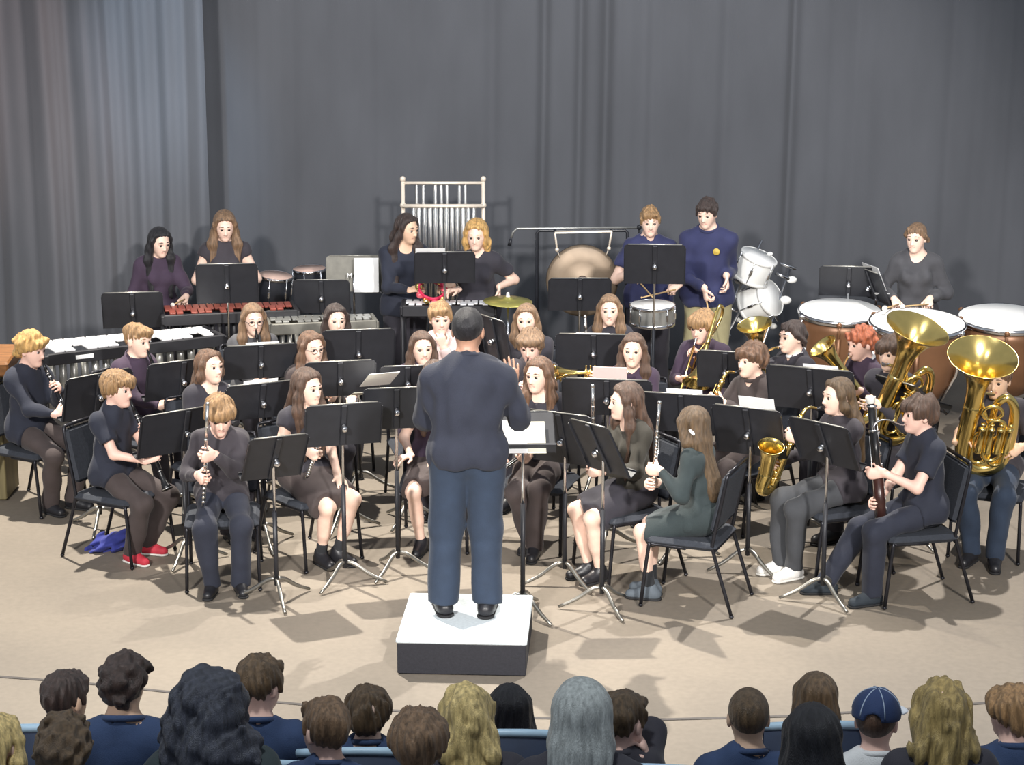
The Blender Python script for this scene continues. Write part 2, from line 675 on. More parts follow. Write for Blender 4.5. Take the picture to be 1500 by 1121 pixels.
def chair(k, label, group=None, dx=0.0, back=-0.07):
    """a stacking chair under a seated player (faces the way the player sits)"""
    global _chair
    p = k.base - k.f * back
    loc = (p[0], p[1], k.base[2])
    rz = math.radians(k.yaw)
    if _chair is None:
        D = chair_mesh()
        root = empty('stacking_chair', loc, label, 'chair', group, rz)
        for n in ('seat', 'backrest'):
            D[n][0].build(n, D[n][1], root)
        for n, m in D['legs']:
            m.build(n, M_STEEL, root)
        _chair = root
        return root
    r = _chair.copy()
    COL.objects.link(r)
    r.location = loc
    r.rotation_euler = (0, 0, rz)
    r['label'] = label
    if group:
        r['group'] = group
    elif 'group' in r:
        del r['group']
    for c in list(_chair.children):
        d = c.copy()
        d.parent = r
        COL.objects.link(d)
    return r


# ------------------------------------------------------------------ music stands
def stand(u, v, y, yaw, label, tilt=18, w=.50, hgt=.32, paper=None, x=None, white_edge=False, folder=None, m=None, group=None):
    """desk centre on the sight line (u, v) at depth y; yaw as for a player reading it"""
    p = at_y(u, v, y)
    zc = p[2]
    root = empty('music_stand', (p[0], p[1], 0), label, 'music stand', group, math.radians(yaw))
    T = rotx(math.radians(tilt))
    loc = lambda a, b, c: np.array((0, -.035, zc)) + T @ np.array((a, b, c))
    # desk: plate with folded side edges and a lip
    mb = MB()
    c = .03
    hw, hh = w / 2, hgt / 2
    out = [(-hw, -hh), (hw, -hh), (hw, hh - c), (hw - .3 * c, hh - .3 * c), (hw - c, hh), (-hw + c, hh), (-hw + .3 * c, hh - .3 * c), (-hw, hh - c)]
    n = len(out)
    vs = [loc(a, -.002, b) for a, b in out] + [loc(a, .002, b) for a, b in out]
    fs = [tuple(range(n)), tuple(reversed(range(n, 2 * n)))] + [(i, n + i, n + (i + 1) % n, (i + 1) % n) for i in range(n)]
    mb.add(vs, fs, 0, False)
    mb.box(loc(0, -.010, 0), (.035, .014, hgt * .96), T, 0, .004)
    mb.box(loc(0, .0, hh - .004), (w - 2 * c, .012, .008), T, 0, .002)
    for sx in (-1, 1):
        mb.box(loc(sx * (hw - .002), -.006, -.01), (.004, .016, hgt * .9), T, 0)
    mb.build('desk', m or M_BLACK, root)
    mb = MB()
    mb.tube([loc(-hw + c, 0, hh), loc(hw - c, 0, hh)], .0045, 6)
    mb.build('top_edge', M_EDGE, root)
    mb = MB()
    mb.box(loc(0, .028, -hh + .002), (w, .056, .004), T)
    mb.box(loc(0, .055, -hh + .008), (w, .004, .014), T)
    mb.build('lip', M_BLACK, root)
    mb = MB()
    mb.tube([loc(0, -.012, 0), loc(0, -.04, -.005)], .017, 12)
    mb.ball(loc(0, -.044, -.005), .021, 12, 0)
    mb.build('knob', M_CHROME, root)
    mb = MB()
    mb.tube([(0, 0, .10), (0, 0, max(.3, zc * .62))], .014, 12)
    mb.build('outer_pole', M_BLACK, root)
    mb = MB()
    mb.tube([(0, 0, max(.29, zc * .60)), (0, 0, zc - .07), (0, -.035, zc - .01)], .009, 10)
    mb.build('inner_pole', M_CHROME, root)
    for i in range(3):
        a = math.radians(90 + 120 * i + (hash_(label) % 60))
        d = np.array((math.cos(a), math.sin(a), 0))
        mb = MB()
        mb.tube([d * .012 + UPV * .14, d * .06 + UPV * .125, d * .15 + UPV * .062, d * .25 + UPV * .014], [.011, .013, .012, .009], 8, smooth_path=3)
        mb.build('leg', M_LEG, root)
    if paper:
        # sheets lie on the player's side of the desk
        for j, (a0, a1, b0, b1) in enumerate(paper):
            m2 = MB()
            R = rotz(math.radians(yaw)) @ T
            o3 = np.array((p[0], p[1], 0)) + rotz(math.radians(yaw)) @ loc((a0 + a1) / 2, .005 + .002 * j, (b0 + b1) / 2)
            m2.box((0, 0, 0), (a1 - a0, .002, b1 - b0), R)
            s = m2.build('sheet_music', M_PAPER, None)
            s.location = tuple(o3)
            tag(s, 'white sheet music on the ' + label[:1].lower() + label[1:60].rsplit(' ', 1)[0] if False else 'white sheet music page resting on ' + (folder or 'its stand'), 'sheet music')
    return root


UPV = np.array((0, 0, 1.0))
M_EDGE = mat('painted_edge_highlight', srgb(170, 168, 160), 0.35, 0.7, 0.2)  # brighter strip paints the highlight along each desk's top edge
M_LEG = mat('satin_leg', srgb(150, 148, 142), 0.35, 0.85, 0.15)


def hash_(s):
    r = 7
    for ch in s:
        r = (r * 31 + ord(ch)) % 100003
    return r

# ------------------------------------------------------------------ people
UP = np.array((0, 0, 1.0))


def facing(a):
    a = math.radians(a)
    f = np.array((math.sin(a), -math.cos(a), 0.0))
    return f, np.cross(UP, f)


def ik(a, t, l1, l2, pole):
    v = t - a
    d = np.linalg.norm(v)
    d2 = min(max(d, abs(l1 - l2) * 1.02 + 0.01), (l1 + l2) * 0.995)
    n = v / (d + 1e-9)
    x = (d2 * d2 + l1 * l1 - l2 * l2) / (2 * d2)
    hgt = math.sqrt(max(l1 * l1 - x * x, 0))
    p = pole - n * np.dot(pole, n)
    p = nrm(p)
    return a + n * x + p * hgt, a + n * d2


class Sk:
    pass


def skeleton(u, v, yaw, pose='sit', s=0.88, lean=4, side=0, head=(0, 0), girl=False, base=None, w=1.0, feet=None, hq=0.93, bulk=1.0, shw=1.0, drop=0.02, raw=False, z0=0.0, y=None):
    """head top on the sight line (u, v); pose standing or seated; s scales a 1.70 m adult"""
    k = Sk()
    if pose == 'sit' and not raw:
        s *= 0.89
        hq *= 0.975 if girl else 1.0
    ls = s / 0.89 * 1.02 if (pose == 'sit' and not raw) else s
    k.ls = ls
    k.s, k.pose, k.girl, k.w, k.yaw, k.q, k.bulk = s, pose, girl, w * (0.92 if girl else 1.0), yaw, hq, bulk
    f, l = facing(yaw)
    k.f, k.l = f, l
    c0 = UP * ((0.43 + 0.150 * s) if pose == 'sit' else 0.93 * s)
    L = math.radians(lean)
    Sd = math.radians(side)
    sp = nrm(UP * math.cos(L) + f * math.sin(L) + l * math.sin(Sd))
    k.sp, k.c0 = sp, c0
    k.neckb = c0 + sp * 0.50 * s
    shc = c0 + sp * 0.455 * s
    shc = shc - sp * drop * s
    k.shL = shc + l * 0.160 * s * k.w * shw
    k.shR = shc - l * 0.160 * s * k.w * shw
    hy, hp = head
    hf0, _ = facing(yaw + hy)
    p = math.radians(hp)
    k.hf = math.cos(p) * hf0 - math.sin(p) * UP
    k.hu = math.cos(p) * UP + math.sin(p) * hf0
    k.hl = np.cross(k.hu, k.hf)
    nt = k.neckb + (UP * 0.085 + f * 0.018) * s
    k.hc = nt + (k.hu * 0.072 + k.hf * 0.018) * hq
    top = k.hc + k.hu * 0.122 * hq
    if base is None:
        T = at_z(u, v, top[2] + z0) if y is None else at_y(u, v, y)
        base = np.array((T[0] - top[0], T[1] - top[1], z0))
        if y is not None:
            base[2] = 0
    for n in ('c0', 'neckb', 'shL', 'shR', 'hc'):
        setattr(k, n, getattr(k, n) + base)
    k.base = np.asarray(base, float)
    c0 = k.c0
    feet = feet or ((0, 0), (0, 0))
    k.leg = {}
    for sd, sg, ft in (('L', 1, feet[0]), ('R', -1, feet[1])):
        hip = c0 + l * sg * 0.085 * s - UP * 0.015 * s
        if pose == 'sit':
            ank = k.base + f * (0.41 * ls + ft[0]) + l * (sg * (0.072 if girl else 0.105) * s + ft[1]) + UP * 0.085 * s
            pole = UP + f * 0.5 + l * sg * 0.15
        else:
            ank = k.base + f * ft[0] + l * (sg * 0.10 * s + ft[1]) + UP * 0.085 * s
            pole = f
        kn, an = ik(hip, ank, 0.42 * ls, 0.405 * ls, pole)
        an = ank
        k.leg[sd] = (hip, kn, an)
    H = lambda F_, L_, U_: k.hc + (k.hf * F_ + k.hl * L_ + k.hu * U_) * hq
    k.H = H
    k.mouth = H(0.103, 0, -0.052)
    k.P = lambda F_, L_, U_: k.base + f * F_ + l * L_ + UP * U_
    return k


def grip(k, g, ax, side, r=0.012, curl=1.0, approach=None, inward=None):
    """a hand closed on a bar through g along ax"""
    ax = nrm(ax)
    sh = k.shL if side == 'L' else k.shR
    sg = 1 if side == 'L' else -1
    e0 = sh - UP * 0.24 + k.l * sg * 0.08
    v = (g - e0) if approach is None else np.asarray(approach, float)
    fd = nrm(v - ax * np.dot(v, ax))
    pn = np.cross(ax, fd)
    want = (-k.l * sg + k.f * 0.25) if inward is None else np.asarray(inward, float)
    if np.dot(pn, want) < 0:
        pn = -pn
    pc = g - pn * (r + 0.015)
    return dict(w=pc - fd * 0.06 * 0.95, fd=fd, pn=pn, curl=curl)


def hand_prims(w, fd, pn, side, s=0.95, curl=0.5, spread=0.6):
    fd = nrm(fd)
    pn = nrm(pn - fd * np.dot(pn, fd))
    td = np.cross(fd, pn) * (1 if side == 'R' else -1)
    P = [rc(w + fd * .008 * s, w + fd * .072 * s, .030 * s, .037 * s, k=.014, flat=(pn, .42))]
    for i in range(4):
        b = w + fd * (.084, .088, .083, .073)[i] * s + td * (.0295, .0100, -.0098, -.0290)[i] * s
        Lg = (.072, .080, .074, .058)[i] * s
        d0 = nrm(fd + td * (.14, .04, -.05, -.15)[i] * spread)
        th = 0.12
        r = .0080 * s
        p0 = b - d0 * .012
        for j, (fr, cu) in enumerate(((.45, .85), (.31, 1.15), (.24, .75))):
            th += curl * cu * (1.0, .97, 1.0, 1.06)[i]
            d = math.cos(th) * d0 + math.sin(th) * pn
            p1 = (b if j == 0 else p0) + d * Lg * fr
            P.append(rc(p0, p1, r, r * .92, k=.0035))
            p0, r = p1, r * .92
    b = w + fd * .026 * s + td * .026 * s
    m = b + nrm(td * .75 + fd * .62 + pn * (.15 + .35 * curl)) * .042 * s
    t = m + nrm(td * (.25 - .5 * min(curl, 1)) + fd * .8 + pn * (.2 + .7 * curl)) * .034 * s
    P += [rc(b, m, .0125 * s, .0098 * s, k=.010), rc(m, t, .0098 * s, .0078 * s, k=.004)]
    return P


SKIN = {
    'fair': mat('fair_skin', (0.86, 0.60, 0.48), 0.5, 0, 0.05, 30, sheen=0.1),
    'pink': mat('pink_skin', (0.86, 0.56, 0.46), 0.5, 0, 0.05, 30, sheen=0.1),
    'tan': mat('tan_skin', (0.74, 0.49, 0.34), 0.5, 0, 0.05, 30, sheen=0.1),
    'brown': mat('brown_skin', (0.42, 0.235, 0.16), 0.45, 0, 0.06, 30, sheen=0.1),
}
LIPS = {'fair': mat('lips_rose', (0.70, 0.36, 0.31), 0.45), 'pink': mat('lips_rose', (0.70, 0.36, 0.31), 0.45), 'tan': mat('lips_tan', (0.50, 0.22, 0.18), 0.4), 'brown': mat('lips_brown', (0.24, 0.10, 0.08), 0.4)}
M_EYEW = mat('eye_white', (0.60, 0.57, 0.54), 0.35, 0, 0.02)
M_IRIS = mat('dark_iris', (0.03, 0.022, 0.018), 0.2, 0, 0.1)


def hairmat(name, rgb, var=0.5):
    return mat('hair_' + name, srgb(*rgb), 0.42, 0, var, 9, 0.5, 60, stretch=(9, 9, 1.0), sheen=0.25, detail=5)


HAIR = {
    'blond': hairmat('blond', (196, 156, 96)),
    'sandy': hairmat('sandy', (150, 118, 82)),
    'lightbrown': hairmat('light_brown', (120, 95, 72)),
    'brown': hairmat('brown', (84, 64, 52)),
    'darkbrown': hairmat('dark_brown', (56, 44, 40)),
    'black': hairmat('black', (27, 26, 30)),
    'red': hairmat('red', (158, 88, 58)),
    'auburn': hairmat('auburn', (104, 78, 60)),
    'softblack': hairmat('soft_black', (58, 60, 70), .5),
    'olivegold': hairmat('olive_gold', (158, 136, 86)),
    'grey': hairmat('grey', (168, 172, 170), 0.3),
    'palegold': hairmat('pale_gold', (214, 188, 128)),
    'olivebrown': hairmat('olive_brown', (90, 72, 52)),
}


def cloth(name, rgb, rough=0.85):
    return mat('cloth_' + name, srgb(*rgb), rough, 0, 0.10, 14, 0.25, 300, sheen=0.35)


CL = {
    'black': cloth('black', (50, 48, 56)),
    'soft_black': cloth('washed_black', (58, 54, 60)),
    'charcoal': cloth('charcoal', (72, 72, 76)),
    'navy': cloth('navy', (44, 48, 84)),
    'blackblue': cloth('blue_black', (38, 42, 56)),
    'denim': cloth('dark_denim', (40, 53, 72)),
    'brownblack': cloth('warm_black', (70, 61, 60)),
    'khaki': cloth('khaki', (150, 142, 108)),
    'purple': cloth('plum_black', (62, 48, 66)),
    'white': cloth('white', (225, 225, 225)),
    'pale': cloth('pale_pink', (214, 190, 186)),
    'audnavy': cloth('school_navy', (48, 66, 100)),
    'red': cloth('red', (180, 40, 50)),
    'teal': cloth('green_black', (44, 54, 56)),
    'slate': cloth('slate_denim', (64, 66, 70)),
    'oliveblack': cloth('olive_black', (60, 57, 50)),
    'black_red': cloth('black_red', (150, 36, 46)),
}
SHOE = {'black': mat('black_leather', srgb(34, 34, 38), 0.4), 'red': mat('red_canvas', srgb(190, 50, 66), 0.7), 'white': mat('white_canvas', srgb(226, 224, 220), 0.7), 'grey': mat('grey_suede', srgb(84, 92, 100), 0.8), 'blue': mat('blue_suede', srgb(38, 46, 54), 0.8)}
M_SOLE = mat('white_sole', srgb(214, 212, 206), 0.7)
M_SOCK = cloth('black_sock', (40, 42, 46))


def ext_pts(k):
    return k.c0 - k.sp * 0.02 * k.s


def torso(k, inf=0.0):
    s, w, l, f, sp, c0 = k.s, k.w, k.l, k.f, k.sp, k.c0
    fl = lambda r, q: (r + inf, (f, (r * q + inf) / (r + inf)))
    P = []
    r, q = fl(.120 * s, .88)
    P.append(rc(c0 - l * .055 * s, c0 + l * .055 * s, r, k=.05, flat=q))
    r, q = fl(.128 * s * w, .76)
    P.append(rc(c0 + sp * .06 * s, c0 + sp * .20 * s, r, flat=q, k=.06))
    r, q = fl(.140 * s * w, .70)
    P.append(rc(c0 + sp * .26 * s, c0 + sp * .37 * s, r * .97, r, flat=q, k=.07))
    P.append(rc(k.shL - l * .012 * s - sp * .012 * s, k.shR + l * .012 * s - sp * .012 * s, .052 * s + inf, k=.06))
    for sh in (k.shL, k.shR):
        P.append(rc(k.neckb + sp * .012 * s, sh + (k.neckb - sh) * .25, .047 * s + inf, .044 * s + inf, k=.05))
    if k.girl:
        for sg in (1, -1):
            P.append(ell(c0 + sp * .315 * s + l * sg * .062 * s + f * .082 * s * w, np.array((.055, .055, .055)) * s + inf, k=.04))
    return P


def limbs(k, arms, inf=0.0, what='ad'):
    s = k.s * k.bulk
    P = []
    if 'a' in what:
        for sd in 'LR':
            S, E, W = arms[sd]
            P.append(rc(S, E, .049 * s + inf, .040 * s + inf, k=.04))
            P.append(rc(E, W, .040 * s + inf, .026 * s + inf, k=.02))
    if 'd' in what:
        for sd in 'LR':
            h, kn, an = k.leg[sd]
            P.append(rc(h, kn, .088 * s + inf, .056 * s + inf, k=.04))
            P.append(rc(kn, an, .054 * s + inf, .036 * s + inf, k=.03))
            ca = kn + (an - kn) * .3 - (k.f * .028 * s if k.pose == 'stand' else nrm(np.cross(np.cross(an - kn, k.f), an - kn)) * .024 * s)
            P.append(rc(ca, kn + (an - kn) * .55, .042 * s + inf, .036 * s + inf, k=.04))
    return P


def head_prims(k):
    H, q, R = k.H, k.q, np.stack((k.hf, k.hl, k.hu), 1)
    a = np.array
    P = [ell(H(-.012, 0, .030), a((.096, .075, .090)) * q, R, k=.02),
         ell(H(.028, 0, -.028), a((.068, .061, .078)) * q, R, k=.03),
         rc(H(.036, 0, -.015), H(.056, 0, -.078), .056 * q, .034 * q, k=.03),
         ell(H(.078, 0, -.086), a((.018, .020, .016)) * q, R, k=.02),
         rc(H(.080, -.038, .030), H(.080, .038, .030), .0105 * q, k=.016)]
    for sg in (1, -1):
        P.append(ell(H(.099, sg * .031, .009), a((.016, .0175, .0095)) * q, R, k=.009, op='s'))
    P += [rc(H(.090, 0, .012), H(.110, 0, -.024), .0070 * q, .0098 * q, k=.010),
          rc(H(.099, -.009, -.028), H(.099, .009, -.028), .0075 * q, k=.008),
          rc(H(.0900, 0, -.0545), H(.0850, -.0225, -.0475), .0088 * q, .006 * q, k=.005), rc(H(.0900, 0, -.0545), H(.0850, .0225, -.0475), .0088 * q, .006 * q, k=.005)]
    for sg in (1, -1):
        P.append(ell(H(-.004, sg * .076, -.006), a((.019, .009, .031)) * q, R, k=.005))
    P.append(rc(k.neckb - k.sp * .03, k.hc - k.hu * .045 * q - k.hf * .022 * q, .056 * k.s, .052 * k.s, k=.03))
    return P


def hair_prims(k, style, ln=0.25, vol=1.0):
    H, q, R = k.H, k.q, np.stack((k.hf, k.hl, k.hu), 1)
    a = np.array
    s = k.s
    P = []
    amp, kind = 0.0022, 'strand'
    cut = lambda off, sl, wb=.0045: halfspace(H(0, 0, off), k.hu - sl * k.hf, .008, wb if style not in ('buzz', 'long', 'back') else 0)
    if style == 'buzz':
        P = [ell(H(-.013, 0, .031), a((.1005, .0795, .0945)) * q, R), cut(.000, .62)]
        amp = .0006
    elif style == 'short':
        P = [ell(H(-.015, 0, .037), a((.105, .085, .101)) * q * vol, R), halfspace(H(0, 0, -.004), k.hu - .62 * k.hf + .10 * k.hl, .008, .004),
             rc(H(.066, -.045, .078), H(.078, .030, .086), .022 * q, .024 * q, k=.02)]
        for sg in (1, -1):
            P.append(rc(H(.034, sg * .070, .045), H(.026, sg * .0765, -.002), .016 * q, .009 * q, k=.015))
        amp = .006
        kind = 'tuft'
    elif style == 'mop':
        P = [ell(H(-.014, 0, .036), a((.110, .093, .101)) * q * vol, R), cut(-.022, .66),
             rc(H(.072, -.050, .062), H(.084, .000, .058), .026 * q, .025 * q, k=.03),
             rc(H(.084, .000, .058), H(.070, .052, .062), .025 * q, .026 * q, k=.03),
             ell(H(.015, .077, .030), a((.040, .022, .038)) * q, R, k=.03), ell(H(.015, -.077, .030), a((.040, .022, .038)) * q, R, k=.03),
             ell(H(-.078, 0, -.02), a((.036, .066, .05)) * q, R, k=.04)]
        amp = .0075
        kind = 'tuft'
    elif style == 'curly':
        P = [ell(H(-.012, 0, .042), a((.118, .102, .106)) * q * vol, R), cut(-.016, .58),
             rc(H(.078, -.05, .070), H(.078, .05, .070), .028 * q, k=.03),
             ell(H(-.075, 0, -.015), a((.042, .075, .06)) * q, R, k=.04)]
        amp, kind = .009, 'curl'
    elif style in ('long', 'bob', 'back', 'wavy'):
        P = [ell(H(-.015, 0, .034), a((.104, .086, .098)) * q * vol, R), cut(.032, .80), rc(H(.066, 0, .121), H(-.05, 0, .146), .009 * q, k=.012, op='s')]
        down = k.neckb - UP * ln
        for sg in (1, -1):
            t0, t1 = H(.036, sg * .052, .092), H(.020, sg * .080, .028)
            t2 = H(.004, sg * .086, -.055)
            P += [rc(t0, t1, .017 * q, .021 * q, k=.02), rc(t1, t2, .023 * q, .028 * q * vol, k=.02)]
            if style == 'back':
                e = k.neckb + k.l * sg * .07 * s - k.f * .075 * s - UP * .03
                P.append(rc(t2, e, .03 * q, .034, k=.03))
            elif style == 'bob':
                P.append(rc(t2, H(.0, sg * .088, -.125), .032 * q * vol, .026 * q, k=.03))
            else:
                m = k.neckb + k.l * sg * .105 * s + k.f * .065 * s - UP * .005
                e = k.c0 + k.sp * (.50 * s - ln) + k.l * sg * .085 * s + k.f * .128 * s
                P += [rc(t2, m, .030 * q * vol, .034 * vol, k=.03), rc(m, e, .034 * vol, .018, k=.03, flat=(k.f, .6))]
        b0, b1 = H(-.062, 0, .00), H(-.085, 0, -.10)
        P.append(rc(b0, b1, .078 * q * vol, .076 * q * vol, k=.03, flat=(k.hf, .55)))
        if style != 'bob':
            e = k.c0 + k.sp * (.50 * s - ln) - k.f * .135 * s
            m = k.neckb - k.sp * .05 - k.f * .105 * s
            P += [rc(b1, m, .076 * q * vol, .085 * vol, k=.03, flat=(k.f, .45)), rc(m, e, .085 * vol, .06 * vol, k=.03, flat=(k.f, .36))]
        if style == 'wavy':
            amp, kind = .011, 'curl'
    elif style == 'bun':
        P = [ell(H(-.015, 0, .033), a((.101, .081, .095)) * q, R), cut(.006, .70), ell(H(-.108, 0, .0), a((.035, .04, .036)) * q, R, k=.015),
             rc(H(-.10, 0, -.03), H(-.10, .01, -.16), .024, .014, k=.02)]
        for sg in (1, -1):
            P += [rc(H(.040, sg * .050, .088), H(.022, sg * .078, .030), .017 * q, .018 * q, k=.02), rc(H(.022, sg * .078, .030), H(-.05, sg * .080, -.03), .018 * q, .022 * q, k=.02)]
    elif style == 'straightback':
        P = [ell(H(-.016, 0, .036), a((.110, .094, .098)) * q * vol, R), cut(-.02, .7)]
        e = k.neckb - k.f * .150 * s - UP * (ln - .02)
        P += [rc(H(-.05, -.01, .02), H(-.07, 0, -.10), .088 * q * vol, .098 * q * vol, k=.04, flat=(k.hf, .62)),
              rc(H(-.07, 0, -.10), e, .098 * q * vol, .105 * vol, k=.04, flat=(k.f, .42))]
        for sg in (1, -1):
            P += [rc(H(.03, sg * .075, .03), H(-.02, sg * .092, -.10), .024, .03, k=.03)]
    elif style == 'halfup':
        P = [ell(H(-.015, 0, .036), a((.106, .090, .099)) * q, R), cut(-.02, .7)]
        e = k.neckb - k.f * .11 * s - UP * ln
        P += [rc(H(-.06, 0, .0), H(-.08, 0, -.08), .080 * q, .08 * q, k=.03, flat=(k.hf, .6)),
              ell(H(-.112, 0, -.018), a((.024, .03, .028)) * q, R, k=.012),
              rc(H(-.07, 0, -.09), e, .095 * q, .125, k=.03, flat=(k.f, .40)), rc(H(-.115, 0, -.03), e + k.f * .0 + UP * .08, .02, .03, k=.012)]
        for sg in (1, -1):
            P.append(rc(H(.02, sg * .078, .03), H(-.07, sg * .085, -.12), .026, .04, k=.03))
        amp, kind = .008, 'curl'
    elif style == 'bigcurl':
        e = k.neckb - k.f * .10 * s - UP * ln
        P = [ell(H(-.02, 0, .035), a((.118, .108, .108)) * q, R, k=.05), cut(-.03, .62),
             rc(H(-.05, 0, -.02), H(-.07, 0, -.13), .115, .145, k=.05, flat=(k.hf, .7)), rc(H(-.07, 0, -.13), e, .145, .175, k=.05, flat=(k.f, .5))]
        amp, kind = .012, 'curl'
    c = k.hc
    seed = int(abs(c[0] * 1000)) % 9999
    if kind == 'curl':
        d0 = folds(amp, 62 / (amp / .009) ** .5, seed, .45 if style in ('bigcurl', 'halfup', 'wavy') else .9)
        d1 = folds(amp * .40, 120, seed + 1)
        disp = lambda x, y, z: d0(x, y, z) + d1(x, y, z)
    else:
        hf, hl = k.f, k.l
        if np.dot(k.hf[:2], k.hf[:2]) > .1:
            hf, hl = nrm(k.hf * (1, 1, 0)), nrm(np.cross(UP, k.hf))
        dt = folds(amp * 1.0, 58, seed)

        def disp(x, y, z):
            px, py = x - c[0], y - c[1]
            A = np.arctan2(px * hl[0] + py * hl[1], px * hf[0] + py * hf[1])
            r = amp * np.sin(A * 19 + 2.5 * np.sin((z - c[2]) * 16 + seed))
            return r * (.6 if kind == 'tuft' else 1) + (dt(x, y, z) if kind == 'tuft' else 0.4 * dt(x, y, z))
    return P, disp


def person(label, k, skin='fair', hair='short', hcol='brown', top='tee', tcol='black', legs='trousers', lcol='black', shoe='black', hands=None,
           group=None, h=0.012, hh=0.0056, ln=0.25, vol=1.0, brow=True, glasses=False, sock=None, collar=None, emblem=False, bare=0.0, cap=False, skirt_col=None, neck='round'):
    s, f, l, sp = k.s, k.f, k.l, k.sp
    org = k.base
    hands = hands or {}
    arms, HP, boxes = {}, [], []
    for sd, sg in (('L', 1), ('R', -1)):
        S = k.shL if sd == 'L' else k.shR
        hd = hands.get(sd)
        if hd is None:
            if k.pose == 'sit':
                kn = k.leg[sd][1]
                hip = k.leg[sd][0]
                t = hip + (kn - hip) * .72
                wv = t + UP * .105 * s - f * .03
                hd = dict(w=wv, fd=nrm(f * .9 - UP * .25 - l * sg * .35), pn=-UP, curl=.35)
            else:
                hd = dict(w=S - UP * .50 * s + l * sg * .06 + f * .05, fd=-UP + f * .1, pn=-l * sg, curl=.45)
        pole = hd.get('pole')
        if pole is None:
            pole = -UP * 1.0 + l * sg * .55 - f * .25
        E, W = ik(S, np.asarray(hd['w'], float), .285 * s, .25 * s, np.asarray(pole, float))
        arms[sd] = (S, E, W)
        fd = np.asarray(hd['fd'], float)
        hp = hand_prims(W, fd, np.asarray(hd['pn'], float), sd, .95 if s < .98 else 1.02, hd.get('curl', .4), hd.get('spread', .6))
        lo = np.min([_bb(p)[0] for p in hp], 0) - .006
        hi = np.max([_bb(p)[1] for p in hp], 0) + .006
        boxes.append((lo, hi, .0052 if hh < .007 else .0065))
        HP += hp
    k.arms = arms
    P = torso(k) + limbs(k, arms, 0, 'ad') + head_prims(k)
    for sd in 'LR':
        hk, kn, an = k.leg[sd]
        fdir = nrm(f + l * (.18 if sd == 'L' else -.18))
        P.append(rc(an - fdir * .03 * s - UP * .04 * s, an + fdir * .14 * s - UP * .055 * s, .032 * s, .026 * s, k=.03))
    P += HP
    hb = np.array((.135, .135, .15)) * k.q
    boxes.insert(0, (k.hc - hb, k.hc + hb, hh))
    V, Q = surf(P, h, boxes=boxes)
    ctr = V[Q].mean(1)
    a, b = k.H(.0925, -.017, -.0525), k.H(.0925, .017, -.0525)
    t = np.clip(((ctr - a) @ (b - a)) / ((b - a) @ (b - a)), 0, 1)
    mi = (np.linalg.norm(ctr - (a + t[:, None] * (b - a)), axis=1) < .0066 * k.q).astype(np.int32)
    me = mesh_np('person', V - org, Q, [SKIN[skin], LIPS[skin]], mi)
    body = link('person', me, loc=org)
    tag(body, label, 'person', group)
    sd0 = int(abs(k.hc[0] * 313 + k.hc[1] * 77)) % 1000

    def kid(name, prims, m, hr=h, disp=None):
        V, Q = surf(prims, hr, disp)
        if len(Q) == 0:
            return None
        return link(name, mesh_np(name, V - org, Q, [m]), body)

    # hair
    if hair:
        hp, disp = hair_prims(k, hair, ln, vol)
        kid('hair', hp, HAIR[hcol], .0072 if hh < .007 else .0085, disp)
    # face
    if brow:
        for sg in (1, -1):
            mb = MB()
            mb.ball((0, 0, 0), .0122 * k.q, 14, 0)
            c = k.H(.0822, sg * .031, .009)
            R = frame_z(k.hf)
            mb.v = [tuple(c + R @ np.array(p)) for p in mb.v]
            mb.m = [1 if (np.mean([R.T @ (np.array(mb.v[i]) - c) for i in fc], 0)[2] > .0058 * k.q) else 0 for fc in mb.f]
            mb.build('eye', [M_EYEW, M_IRIS], body, org)
            mb = MB()
            mb.tube([k.H(.0895, sg * .015, .0365), k.H(.0905, sg * .031, .0400), k.H(.080, sg * .049, .0335)], [.0035, .0038, .002], 6, smooth_path=3)
            mb.build('eyebrow', HAIR[hcol], body, org)
    if glasses:
        mb = MB()
        for sg in (1, -1):
            pts = [k.H(.104, sg * .034 + .024 * math.cos(t), .006 + .018 * math.sin(t)) for t in np.linspace(0, 6.28, 13)[:-1]]
            mb.tube(pts, .0016, 6, closed=True)
            mb.tube([k.H(.100, sg * .056, .010), k.H(.06, sg * .078, .012), k.H(-.01, sg * .084, .010)], .0016, 6)
        mb.tube([k.H(.105, -.012, .010), k.H(.108, 0, .012), k.H(.105, .012, .010)], .0016, 6)
        mb.build('glasses', M_STEEL, body, org)
    # top
    inf = .013
    T = torso(k, inf)
    if k.pose == 'sit':
        T.append(rc(k.c0 - l * .05 * s + f * .02, k.c0 + l * .05 * s + f * .02, .128 * s + inf, k=.04, flat=(f, .92)))
        for sd in 'LR':
            hp_, kn, an = k.leg[sd]
            T.append(rc(hp_, hp_ + (kn - hp_) * .36, .097 * s + inf, .092 * s + inf, k=.05, clip=[(hp_ + (kn - hp_) * .28, nrm(kn - hp_))]))
    frac = {'tee': .62, 'long': 0, 'cap': .22, 'tank': .0}.get(top, .6)
    for sd in 'LR':
        S, E, W = arms[sd]
        ua = nrm(E - S)
        if top == 'long':
            T.append(rc(S, E, .049 * s * k.bulk + inf + .003, .040 * s * k.bulk + inf + .002, k=.04))
            fa = nrm(W - E)
            T.append(rc(E, W, .042 * s * k.bulk + inf, .026 * s + inf * .9, k=.02, clip=[(W - fa * .006, fa)]))
        elif top != 'tank':
            c = S + (E - S) * frac
            T.append(rc(S, E, .049 * s + inf + .006, .046 * s + inf + .006, k=.03, clip=[(c, ua)]))
    if k.pose == 'sit':
        T.append(halfspace(k.c0 - sp * .100 * s, sp, .01))
    else:
        T.append(rc(k.c0 - l * .06 * s * k.w, k.c0 + l * .06 * s * k.w, .125 * s + inf + .006, k=.05, flat=(f, .92)))
        T.append(halfspace(k.c0 - sp * .075 * s, sp, .01))
